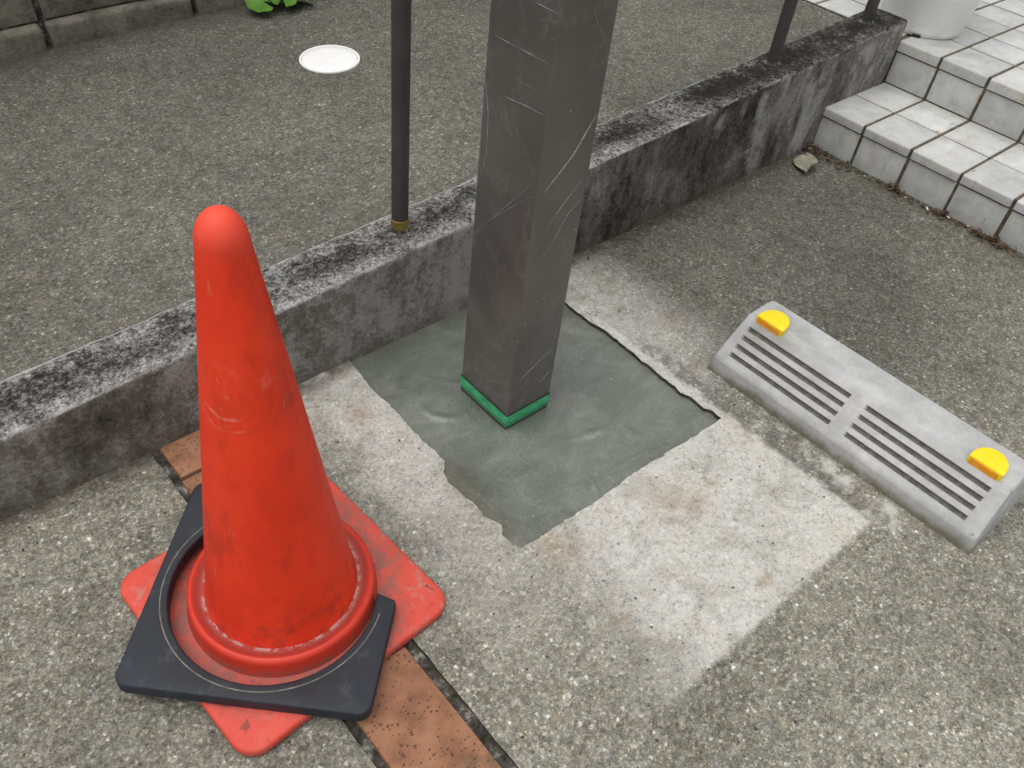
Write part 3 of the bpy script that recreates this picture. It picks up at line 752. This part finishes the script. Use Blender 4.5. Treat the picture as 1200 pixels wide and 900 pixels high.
def riser_mesh(h):
    me = box_mesh('riser_tile', 0, 0.010, -TW / 2, TW / 2, -h / 2, h / 2, 0.0016, 2); me.materials.append(MT); return me
h1 = S1Z - LIP1 - 0.005; h2 = S2Z - S1Z - LIP2 - 0.009
ris1, ris2 = riser_mesh(h1 + 0.02), riser_mesh(h2)
def place(name, me, x, y, z, sy=1.0):
    o = bpy.data.objects.new(name, me); COL.objects.link(o); o.parent = steps
    j = lambda s: random.uniform(-s, s)
    o.location = (x - S1X + j(.0006), y + j(.0008), z + j(.0005)); o.rotation_euler = (j(.003), j(.003), j(.003)); o.scale = (1, sy, 1)
    return o
for c in range(9):
    y = Y0T - TP * (c + 0.5); sy = 1.0
    if c == 0: y -= 0.005; sy = 0.94
    place('nosing_tile', nose1, S1X + ND / 2, y, S1Z, sy)
    place('tile', tread, S1X + ND + 0.007 + (td + 0.008) / 2, y, S1Z, sy)
    place('riser_tile', ris1, S1X + 0.005, y, h1 / 2 - 0.01, sy)
    place('nosing_tile', nose2, S2X + ND / 2, y, S2Z, sy)
    place('riser_tile', ris2, S2X + 0.005, y, S1Z + 0.004 + h2 / 2, sy)
LP = 0.1515
flatL = flat_mesh(LP - 0.0078)
for c in range(-12, 9):
    y = Y0T - TP * (c + 0.5)
    for r in range(6):
        x = S2X + ND + 0.005 + LP * (r + 0.5) - 0.001
        if c < -7 and r > 3: continue
        place('tile', flatL, x, y, S2Z)
edge_me = flat_mesh(ND - 0.012)
for c in range(-12, -0):
    y = Y0T - TP * (c + 0.5)
    if y > 0.36: place('tile', edge_me, S2X + ND / 2 + 0.004, y, S2Z)

# ------------------------------------------------------------------ block wall on the far side of the path
def bwy(x): return 1.662 - 0.055 * x
bwall = tag(empty('block_wall', (0, bwy(0), pz(0)), math.atan(-0.055)), 'old weathered concrete block wall with a projecting footing course along the path', 'wall')
MBL = mat_block()
blk = box_mesh('block', -0.193, 0.193, 0, 0.10, 0, 0.19, 0.006, 2)
bm = bmesh.new(); bm.from_mesh(blk); bmesh.ops.subdivide_edges(bm, edges=[e for e in bm.edges if e.calc_length() > 0.05], cuts=5, use_grid_fill=True)
for v in bm.verts: v.co += Vector((0, 0.003 * noise.fractal(v.co * 25, 1, 2, 3), 0.002 * noise.noise(v.co * 30)))
blk = autosmooth(from_bm('block', bm), 45); blk.materials.append(MBL)
foot = box_mesh('footing_block', -0.193, 0.193, -0.026, 0.10, -0.06, 0.062, 0.012, 3)
bm = bmesh.new(); bm.from_mesh(foot); bmesh.ops.subdivide_edges(bm, edges=[e for e in bm.edges if e.calc_length() > 0.06], cuts=6, use_grid_fill=True)
for v in bm.verts: v.co += Vector((0, 0.004 * noise.fractal(v.co * 18, 1, 2, 3), 0.003 * noise.noise(v.co * 20)))
foot = autosmooth(from_bm('footing_block', bm), 45); foot.materials.append(MBL)
core = link('mortar_core', box_mesh('mortar_core', -2.5, 2.55, 0.006, 0.094, -0.02, 0.80), MJ, bwall)
core.rotation_euler = (0, -math.atan(PZ1), 0)
core.location = (0, 0, -0.02)
for q in range(-6, 7):
    x = 0.012 + 0.40 * q; z = PZ1 * x
    o = bpy.data.objects.new('footing_block', foot); COL.objects.link(o); o.parent = bwall
    o.location = (x, random.uniform(-.003, .003), z); o.rotation_euler = (0, -math.atan(PZ1), 0)
    for row in range(4):
        o = bpy.data.objects.new('block', blk); COL.objects.link(o); o.parent = bwall
        o.location = (x + (0.2 if row % 2 else 0.0), random.uniform(-.002, .002), z + 0.066 + 0.2 * row); o.rotation_euler = (0, -math.atan(PZ1), 0)

# ------------------------------------------------------------------ square post in the mortar
PX0, PX1, PY0, PY1, PH = -0.003, 0.105, -0.010, 0.126, 2.3
post = tag(empty('square_post', ((PX0 + PX1) / 2, (PY0 + PY1) / 2, -0.012)), 'square bronze metal post wrapped in clear film, set in wet mortar', 'post')
PO = Vector(post.location)
def padd(name, me, mat, parent=post):
    o = link(name, me, mat, parent)
    if parent is post: o.location = -PO
    return o
padd('shaft', box_mesh('shaft', PX0, PX1, PY0, PY1, -0.10, PH, 0.0025, 3), mat_post())
def sleeve(name, off, z0, z1, wav=0.0, nz=1, r=0.004, top_w=0.0):
    ring = [(((PX0 + PX1) / 2 + x), ((PY0 + PY1) / 2 + y)) for x, y in rrect((PX1 - PX0) / 2 + off, (PY1 - PY0) / 2 + off, r, 4)]
    # densify the straight runs
    pts_ = []
    for i in range(len(ring)):
        a, b = Vector(ring[i]), Vector(ring[(i + 1) % len(ring)]); n = max(1, int((b - a).length / 0.012))
        pts_ += [a.lerp(b, j / n) for j in range(n)]
    n = len(pts_); vs_, fs = [], []
    c = Vector(((PX0 + PX1) / 2, (PY0 + PY1) / 2))
    for k in range(nz + 1):
        for p in pts_:
            z = z0 + (z1 - z0) * k / nz
            d = (p - c).normalized()
            wv = wav * max(0.0, noise.fractal(Vector((p.x * 14 + z * 5, p.y * 14 - z * 6, z * 4)), 1, 2, 3))
            zz = z + (top_w * noise.noise(Vector((p.x * 25, p.y * 25, 1))) if k == nz else 0)
            vs_.append((p.x + d.x * wv, p.y + d.y * wv, zz))
    for k in range(nz):
        for i in range(n):
            j = (i + 1) % n; fs.append((k * n + i, k * n + j, (k + 1) * n + j, (k + 1) * n + i))
    return mesh(name, vs_, fs, True)
padd('plastic_film', sleeve('plastic_film', 0.0008, 0.030, PH - 0.05, 0.0012, 70), mat_film())
tp = padd('green_tape', sleeve('green_tape', 0.0016, 0.002, 0.031, 0.0, 3, 0.004, 0.0015), mat_tape())
padd('green_tape_overlap', sleeve('green_tape_overlap', 0.0023, 0.013, 0.0315, 0.0004, 2, 0.004, 0.0008), mat_tape())
padd('base_flashing', sleeve('base_flashing', 0.0008, -0.03, 0.004, 0.0, 1), mat_pipe())
capm = box_mesh('cap', PX0 - 0.003, PX1 + 0.003, PY0 - 0.003, PY1 + 0.003, PH - 0.002, PH + 0.012, 0.003, 2)
padd('cap', capm, mat_pipe())
MC = mat_crease()
def crease(line, face, wd):
    pts_ = []
    for a, b in zip(line, line[1:]):
        n = max(2, int(math.hypot(b[0] - a[0], b[1] - a[1]) / 0.006))
        pts_ += [(a[0] + (b[0] - a[0]) * j / n, a[1] + (b[1] - a[1]) * j / n) for j in range(n)]
    pts_.append(line[-1]); n = len(pts_); vs_, fs = [], []
    for i, p in enumerate(pts_):
        a = pts_[max(0, i - 1)]; b = pts_[min(n - 1, i + 1)]; d = Vector((b[0] - a[0], b[1] - a[1])).normalized(); nn = Vector((-d.y, d.x))
        t = i / (n - 1); w_ = wd * (0.15 + math.sin(math.pi * t) ** 0.7) * (0.8 + 0.4 * noise.noise(Vector((t * 9, wd * 999, 0))))
        for s, h in ((-1, 0.0006), (0, 0.0006 + w_ * 0.9), (1, 0.0006)):
            u, z = p[0] + nn.x * w_ * s * 0.5, p[1] + nn.y * w_ * s * 0.5
            if face == 'R': u = min(max(u, PX0), PX1); vs_.append((u, PY0 - h - 0.0012, z))
            else: u = min(max(u, PY0), PY1); vs_.append((PX0 - h - 0.0012, u, z))
        if i:
            a0 = 3 * (i - 1); fs += [(a0, a0 + 1, a0 + 4, a0 + 3), (a0 + 1, a0 + 2, a0 + 5, a0 + 4)]
    padd('film_crease', mesh('film_crease', vs_, fs, True), MC)
RL = [([(0.010, 0.505), (0.060, 0.553), (0.100, 0.612)], 0.0022), ([(0.075, 0.578), (0.100, 0.61)], 0.0011), ([(0.025, 0.433), (0.055, 0.469), (0.09, 0.503)], 0.0007),
      ([(0.038, 0.39), (0.071, 0.448), (0.1, 0.47)], 0.0007), ([(0.053, 0.771), (0.07, 0.742), (0.09, 0.715)], 0.0008), ([(0.008, 0.111), (0.062, 0.142), (0.1, 0.162)], 0.0011),
      ([(0.064, 0.078), (0.097, 0.1)], 0.0009)]
LL = [([(0.125, 0.354), (0.067, 0.433), (-0.005, 0.526)], 0.0012), ([(0.105, 0.388), (0.043, 0.454), (-0.008, 0.506)], 0.0009), ([(0.116, 0.699), (0.055, 0.7), (-0.005, 0.702)], 0.0008),
      ([(0.08, 0.622), (0.032, 0.628), (-0.007, 0.63)], 0.0012), ([(0.038, 0.768), (-0.01, 0.769)], 0.0012), ([(0.122, 0.634), (0.109, 0.581), (0.106, 0.517), (0.123, 0.446)], 0.0013),
      ([(0.097, 0.021), (0.052, 0.074), (0.008, 0.114)], 0.0005), ([(0.054, 0.163), (0.004, 0.245), (-0.008, 0.27)], 0.0005), ([(0.048, 0.657), (0.019, 0.658)], 0.0008)]
for l, wd in RL: crease(l, 'R', wd)
for l, wd in LL: crease(l, 'L', wd)

# ------------------------------------------------------------------ handrail standing on the low wall
rail = tag(empty('handrail', (0.036, 0.386, wtop(0.036))), 'dark grey pipe handrail standing on the low concrete wall', 'handrail')
RO = Vector(rail.location); MP = mat_pipe()
PR = 0.0165; RH = 0.80
poles = [(0.036, 0.389), (1.262, 0.408), (1.716, 0.411)]
for i, (x, y) in enumerate(poles):
    z = wtop(x)
    p = link('pole', tube('pole', (x, y, z - 0.03), (x, y, z + RH), PR), MP, rail); p.location = -RO
    if i == 0:
        c = link('brass_collar', lathe('brass_collar', [(PR, 0.001), (PR + .0012, 0.001), (PR + .0012, 0.020), (PR + .0003, 0.021), (PR, 0.021)], 40), mat_brass(), p)
        c.location = (x, y, z + 0.003)
        c2 = link('sealant_ring', lathe('sealant_ring', [(PR, 0.006), (PR + .003, 0.004), (PR + .006, 0.0), (PR + .006, -0.004)], 40), MJ, p); c2.location = (x, y, z)
    else:
        c2 = link('sealant_ring', lathe('sealant_ring', [(PR, 0.005), (PR + .004, 0.003), (PR + .009, -0.001), (PR + .009, -0.004)], 40), MJ, p); c2.location = (x, y, z)
x0, x1 = -0.06, 1.85
yr = lambda x: 0.389 + (x - 0.036) * 0.0131
r = link('top_rail', tube('top_rail', (x0, yr(x0), wtop(x0) + RH), (x1, yr(x1), wtop(x1) + RH), 0.019), MP, rail); r.location = -RO

# ------------------------------------------------------------------ traffic cone
CX, CY = -0.511, -0.086
cone = tag(empty('traffic_cone', (CX, CY, 0), R(4.0)), 'scuffed red plastic traffic cone on a faded square base', 'cone')
link('base', prism('base', rrect(0.182, 0.182, 0.034, 8), 0.001, 0.021, 0.006, 3), mat_cone_base(), cone)
col_p = [(0.141, 0.018), (0.1385, 0.024), (0.1365, 0.046), (0.1355, 0.051), (0.133, 0.0550), (0.1295, 0.0562), (0.126, 0.0548), (0.122, 0.0510), (0.114, 0.0495), (0.106, 0.0495)]
link('collar', lathe('collar', col_p, 96), mat_cone_collar(), cone).location = (-0.001, 0.001, 0)
body_p = [(0.1115, 0.045), (0.1105, 0.053), (0.1075, 0.066), (0.1043, 0.085)]
for k in range(1, 13):
    t = k / 12; z = 0.085 + (0.655 - 0.085) * t; body_p.append((0.1043 + (0.0280 - 0.1043) * t, z))
r0 = 0.0278
for k in range(1, 10):
    a = R(90 * k / 9); body_p.append((r0 * math.cos(a) if k < 9 else 0, 0.657 + 0.040 * math.sin(a)))
cb = link('cone_body', lathe('cone_body', body_p, 96), mat_cone(), cone)
cb.location = (-0.001, 0.001, 0); cb.rotation_euler = (R(-0.3), R(-0.4), 0)

# black rubber weight: a square plate with a round opening and one corner missing
KX, KY, KH = -0.527, -0.088, 0.173
weight = tag(empty('cone_weight', (KX, KY, 0.007)), 'black rubber cone weight with a missing corner lying over the red base', 'cone weight')
weight.rotation_euler = (R(2.4), R(0.6), 0)
HR = 0.1495; hx, hy = 0.004, 0.006
def weight_outline():
    # square turned 45 deg: corner A far, B left, C near, D right (cut away)
    s = KH; c45 = R(45.5)
    def rot(p): return (p[0] * math.cos(c45) - p[1] * math.sin(c45), p[0] * math.sin(c45) + p[1] * math.cos(c45))
    # local square corners: (+,+)=A, (-,+)=B, (-,-)=C, (+,-)=D
    rc = 0.018; out = []
    out.append((s, 0.028)); out.append((s, s - rc))
    for k in range(1, 6): a = R(90 * k / 5); out.append((s - rc + rc * math.cos(a), s - rc + rc * math.sin(a)))
    out.append((0, s))
    for k in range(6): a = R(90 + 90 * k / 5); out.append((-s + rc + rc * math.cos(a), s - rc + rc * math.sin(a)))
    out.append((-s, 0))
    for k in range(6): a = R(180 + 90 * k / 5); out.append((-s + rc + rc * math.cos(a), -s + rc + rc * math.sin(a)))
    out.append((0.000, -s - 0.007)); out.append((0.006, -s - 0.004))
    hxl, hyl = 0.0, 0.0
    a0 = math.degrees(math.atan2(-math.sqrt(max(HR ** 2 - 0.014 ** 2, 0)), 0.014)); a1 = 10.0
    n = 64; arc = []
    for k in range(n + 1):
        a = R(a0 - (a0 + 360 - a1) * k / n); arc.append((hxl + HR * math.cos(a), hyl + HR * math.sin(a)))
    return [rot(p) for p in out], [rot(p) for p in arc]
wo, wa = weight_outline()
# triangulated plate so that the concave outline fills cleanly
def plate(name, poly, z0, z1, bev):
    bm = bmesh.new()
    vs0 = [bm.verts.new((x, y, z0)) for x, y in poly]; f = bm.faces.new(vs0)
    r = bmesh.ops.extrude_face_region(bm, geom=[f]); up = [g_ for g_ in r['geom'] if isinstance(g_, bmesh.types.BMVert)]
    bmesh.ops.translate(bm, vec=(0, 0, z1 - z0), verts=up)
    bmesh.ops.recalc_face_normals(bm, faces=bm.faces)
    eds = [e for e in bm.edges if abs(e.verts[0].co.z - z1) < 1e-6 and abs(e.verts[1].co.z - z1) < 1e-6]
    bmesh.ops.bevel(bm, geom=eds, offset=bev, segments=3, affect='EDGES', profile=0.5)
    bmesh.ops.triangulate(bm, faces=[f_ for f_ in bm.faces if len(f_.verts) > 4])
    return autosmooth(from_bm(name, bm), 35)
wp = link('plate', plate('plate', wo + wa, 0.0215, 0.0435, 0.0035), mat_rubber(), weight)
def arc_strip(rad0, rad1, z, name):
    wb = wa[3:-1]; n = len(wb); vs_, fs = [], []
    for x, y in wb:
        l = math.hypot(x, y)
        for rr, zz in ((rad0, z - .001), ((rad0 + rad1) / 2, z + 0.0007), (rad1, z - .001)): vs_.append((x / l * rr, y / l * rr, zz))
    for i in range(n - 1):
        a = 3 * i; fs += [(a, a + 1, a + 4, a + 3), (a + 1, a + 2, a + 5, a + 4)]
    return mesh(name, vs_, fs, True)
link('rim', arc_strip(HR + 0.0095, HR + 0.0120, 0.0441, 'rim'), mat_rubber_rim(), weight)

# ------------------------------------------------------------------ concrete wheel stop with two reflectors
def build_stop():
    ML, MGv = mat_stop(), mat_groove()
    # profile in (x, z) from the near foot over the top to the far foot
    P = [(0.000, 0.0), (-0.0005, 0.033), (0.0005, 0.038), (0.006, 0.045)]
    sl0, sl1 = Vector((0.006, 0.045)), Vector((0.068, 0.1165))
    gs = [0.08, 0.30, 0.52, 0.74]; gw = 0.112
    for g_ in gs:
        for t in (g_, g_ + 0.012, g_ + gw - 0.012, g_ + gw): P.append(tuple(sl0.lerp(sl1, t)))
    P += [tuple(sl0.lerp(sl1, 0.93)), tuple(sl1), (0.072, 0.1195), (0.080, 0.1205), (0.150, 0.1205), (0.157, 0.1190), (0.162, 0.113), (0.190, 0.05), (0.203, 0.0)]
    idx_g = set(); base = 4
    for q in range(4): idx_g |= {base + 4 * q + 1, base + 4 * q + 2}
    L = 0.594
    # lengthwise stations; grooves run between a..b and c..d
    ends = [(-0.030, -0.273), (-0.306, -0.556)]
    ys = [0.0, -0.003, -0.009]
    for a, b in ends: ys += [a, a - 0.0025, b + 0.0025, b]
    for k in range(1, 12): ys.append(-L * k / 12)
    ys += [-L + 0.009, -L + 0.003, -L]; ys = sorted(set(round(y, 4) for y in ys), reverse=True)
    vs_, fs, mi = [], [], []
    nrm = Vector((-(sl1 - sl0).y, (sl1 - sl0).x)).normalized()
    def ingro(y): return any(b + 0.0024 <= y <= a - 0.0024 for a, b in ends)
    for y in ys:
        e = 0.0
        de = min(-y, L + y)
        e = 0.006 if de < 0.0005 else (0.0018 if de < 0.004 else 0.0)
        for i, (x, z) in enumerate(P):
            zz, xx = z, x
            if e and z > 0.001:
                zz = z - e; xx = x + (e if x < 0.07 else -e)
            dy = (0.010 * (z / 0.12)) * (1 if y < -L / 2 else -1) * (1 if de < 0.012 else 0)      # drafted ends
            if i in idx_g and ingro(y):
                xx -= nrm.x * 0.006; zz -= nrm.y * 0.006
            w_ = 0.0006 * noise.fractal(Vector((x * 30, y * 30, z * 30)), 1, 2, 3)
            vs_.append((xx, y + dy, max(zz + w_, 0)))
    n = len(P)
    for j in range(len(ys) - 1):
        for i in range(n - 1):
            fs.append((j * n + i, j * n + i + 1, (j + 1) * n + i + 1, (j + 1) * n + i))
            ym = (ys[j] + ys[j + 1]) / 2
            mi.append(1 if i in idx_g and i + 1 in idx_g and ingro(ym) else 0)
    fs.append(tuple(range(n))); mi.append(0)
    fs.append(tuple(range((len(ys) - 1) * n, len(ys) * n))[::-1]); mi.append(0)
    me = mesh('stop_body', vs_, fs)
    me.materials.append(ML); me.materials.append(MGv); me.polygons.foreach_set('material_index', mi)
    bm = bmesh.new(); bm.from_mesh(me); bmesh.ops.recalc_face_normals(bm, faces=bm.faces); bm.to_mesh(me); bm.free()
    return autosmooth(me, 28)
stop = tag(empty('wheel_stop', (0.457, -0.126, 0.0), R(0.7)), 'grey concrete wheel stop with ribbed face and two yellow reflectors', 'wheel stop')
link('stop_body', build_stop(), None, stop)
MY, MO = mat_yellow(), mat_orange()
def refl(yc):
    hw, dp = 0.031, 0.048
    pts_ = [(0.0, hw)] + [(0.006 + (dp - 0.006) * math.sin(R(a)) ** 0.9 if a else 0.006, hw * math.cos(R(a))) for a in range(0, 181, 10)] + [(0.0, -hw)]
    cap = link('reflector', prism('reflector', pts_, -0.002, 0.0215, 0.0010, 2), MY, stop)
    cap.location = (0.0690, yc, 0.1120); cap.rotation_euler = (0, R(-4), 0)
    ln = link('amber_lens', box_mesh('amber_lens', -0.0012, 0.004, -hw + 0.0055, hw - 0.0035, 0.0020, 0.0185, 0.0006, 1), MO, cap)
    seat = link('reflector_seat', box_mesh('reflector_seat', 0.0005, 0.046, -hw + 0.001, hw - 0.001, -0.012, 0.0015, 0.001, 1), stop.children[0].data.materials[0], cap)
refl(-0.064); refl(-0.527)

# ------------------------------------------------------------------ small things
# white cover on the path
cx, cy = 0.375, 1.19
cap = tag(empty('drain_cover', (cx, cy, pz(cx))), 'round white plastic drain cover set in the path', 'drain cover')
cap.rotation_euler = (0, -math.atan(PZ1), 0)
MW = mat_white_plastic()
link('rim', lathe('rim', [(0.0745, -0.002), (0.0745, 0.0035), (0.077, 0.0042), (0.080, 0.0038), (0.081, 0.002), (0.081, -0.01)], 72), MW, cap)
link('lid', lathe('lid', [(0, 0.0050), (0.05, 0.0048), (0.0715, 0.0044), (0.0735, 0.0030), (0.0735, -0.004)], 72), MW, cap)

# white pot on the landing
pot = tag(empty('flower_pot', (2.022, 0.385, S2Z)), 'white flower pot standing on the tiled landing beside the low wall', 'flower pot')
prof = [(0, 0.004), (0.112, 0.004), (0.121, 0.0), (0.126, 0.004), (0.1285, 0.016), (0.1285, 0.030), (0.1300, 0.034), (0.139, 0.115), (0.1405, 0.118), (0.1405, 0.124), (0.142, 0.130), (0.158, 0.262)]
link('wall', lathe('wall', prof, 72, smooth_ang=50), mat_pot(), pot)
link('rim', lathe('rim', [(0.158, 0.258), (0.170, 0.260), (0.173, 0.264), (0.174, 0.292), (0.171, 0.296), (0.160, 0.296), (0.156, 0.290), (0.153, 0.24)], 72, smooth_ang=50), mat_pot(), pot)
link('soil', lathe('soil', [(0, 0.268), (0.08, 0.264), (0.156, 0.262)], 48), mat_soil(), pot)
nb = prism('drain_notch', rrect(0.012, 0.006, 0.005, 4), 0.0, 0.008); no = link('drain_notch', nb, mat_hole(), pot)
a = R(205); no.location = (0.1265 * math.cos(a), 0.1265 * math.sin(a), 0.0006); no.rotation_euler = (0, 0, a + R(90))

# green plant at the foot of the block wall
plant = tag(empty('leafy_plant', (0.46, bwy(0.46) - 0.075, pz(0.46))), 'small green round-leaved plant growing at the foot of the block wall', 'plant')
ML_ = mat_leaf()
def leaf_mesh(rx, ry, cup):
    vs_, fs = [(0, 0, 0)], []; n = 26; rings = 4
    for q in range(1, rings + 1):
        for k in range(n):
            a = R(14 + 332 * k / (n - 1)) - math.pi / 2          # notch at the stalk
            sc = 1 + 0.05 * math.cos(9 * a); f_ = q / rings
            x, y = rx * f_ * sc * math.cos(a), ry * f_ * sc * math.sin(a)
            vein = 0.05 * abs(math.sin(3.0 * a)) * f_
            vs_.append((x, y + ry * 0.0, cup * f_ * f_ * rx + vein * rx * 0.6))
    for k in range(n - 1): fs.append((0, 1 + k, 2 + k))
    for q in range(rings - 1):
        for k in range(n - 1):
            a0 = 1 + q * n + k; fs.append((a0, a0 + n, a0 + n + 1, a0 + 1))
    me = mesh('leaf', vs_, fs, True); me.materials.append(ML_); return me
lms = [leaf_mesh(0.046, 0.050, 0.22), leaf_mesh(0.036, 0.040, -0.12), leaf_mesh(0.030, 0.036, 0.15)]
spots = [(-0.085, -0.020, 0.030, 0, 10, -30, 20), (-0.030, -0.035, 0.040, 0, 24, 10, -30), (0.030, -0.040, 0.030, 1, 14, 25, 40), (-0.055, 0.035, 0.075, 0, 5, -20, 80),
         (0.020, 0.030, 0.095, 0, 20, -10, 160), (0.085, 0.010, 0.055, 1, -10, 30, 220), (0.070, 0.050, 0.100, 2, 25, 15, 120), (0.125, -0.015, 0.028, 2, 12, 35, 300), (-0.010, 0.060, 0.130, 1, 30, 5, 60)]
MST = ML_
for x, y, z, t, rx, ry, rz in spots:
    o = bpy.data.objects.new('leaf', lms[t]); COL.objects.link(o); o.parent = plant
    o.location = (x, y, z); o.rotation_euler = (R(rx), R(ry), R(rz))
    s = link('stalk', tube('stalk', (0.02 + x * 0.1, 0.03, -0.01), (x, y, z), 0.0022, 8), MST, plant)

# dry leaf by the wall
dv, df = [], []; n = 13
for i in range(n):
    t = i / (n - 1)
    wdt = 0.034 * (math.sin(math.pi * min(1, t * 1.05)) ** 0.7) * (1.15 - 0.5 * t) + 0.001
    for s in (-1, -0.5, 0, 0.5, 1):
        z = 0.003 + 0.026 * abs(s) ** 1.3 * (1 if s > 0 else 0.25) * (0.4 + t) + 0.010 * (t - 0.5) ** 2 * 4 * (0.6 if t > .5 else 1) + 0.002 * noise.noise(Vector((t * 6, s * 3, 0)))
        dv.append((-0.055 + 0.11 * t, s * wdt, z))
for i in range(n - 1):
    for k in range(4):
        a = i * 5 + k; df.append((a, a + 5, a + 6, a + 1))
dl = link('dry_leaf', mesh('dry_leaf', dv, df, True), mat_dry())
so = dl.modifiers.new('thickness', 'SOLIDIFY'); so.thickness = 0.0008
dl.location = (1.372, 0.268, 0.0); dl.rotation_euler = (0, 0, R(-142))
tag(dl, 'curled greyish dry leaf lying near the corner of wall and steps', 'leaf')

# litter swept into the corners
lv, lf, lt = [], [], []
def flake(x, y, s, tone, z=0.002):
    a = random.uniform(0, 6.28); el = random.uniform(0.35, 0.9); c, sn = math.cos(a), math.sin(a); st = len(lv)
    pts_ = [(-1, 0), (-0.3, el * .55), (0.5, el * .5), (1, 0), (0.4, -el * .5), (-0.4, -el * .5)]
    tx, ty = random.uniform(-.45, .45), random.uniform(-.45, .45)
    for u, v in pts_:
        u *= s * random.uniform(.8, 1.15); v *= s
        lv.append((x + u * c - v * sn, y + u * sn + v * c, z + max(0, s * 0.45 + u * tx + v * ty)))
    lf.append(tuple(range(st, st + 6))); lt.extend([tone] * 6)
for _ in range(330):
    y = random.uniform(-0.75, 0.33); cl = fbm(y * 7, 2, 0, 2)
    if cl < -0.08 and random.random() < 0.75: continue
    x = 1.506 - abs(random.gauss(0, 0.017)) - (0.02 * max(0, cl)); flake(x, y, random.uniform(.0025, .008), random.choice((random.uniform(0, .75), random.uniform(.2, .8))) if random.random() < .93 else 1.0)
for cx_, cy_, nn, sp_ in ((1.492, -0.235, 60, .020), (1.47, 0.30, 75, .032), (1.497, 0.06, 25, .014), (1.497, -0.10, 22, .012)):
    for _ in range(nn): flake(min(cx_ + random.gauss(0, sp_ * .6), 1.508), min(cy_ + random.gauss(0, sp_ * 1.4), 0.33), random.uniform(.004, .011), random.uniform(0, .8), 0.002 + random.uniform(0, .010))
for _ in range(150):
    x = random.uniform(0.4, 1.48); flake(x, wfront(x) - 0.006 - abs(random.gauss(0, 0.012)), random.uniform(.002, .006), random.uniform(0, .9))
for _ in range(60):
    x = random.uniform(0.5, 1.5); y = random.uniform(-0.6, 0.3); flake(x, y, random.uniform(.0015, .004), random.choice((0.9, 1.0, 0.3, 0.6)))
for _ in range(70):
    x = random.uniform(-0.8, 0.3); flake(x, random.uniform(-0.7, 0.28), random.uniform(.0012, .0030), random.choice((0.0, 0.2, 0.95, 0.1)))
lme = mesh('leaf_litter', lv, lf); at = lme.attributes.new('tone', 'FLOAT', 'POINT'); at.data.foreach_set('value', lt)
tag(link('leaf_litter', lme, mat_litter()), 'brown leaf litter and grit along the foot of the steps and wall', 'litter', kind='stuff')
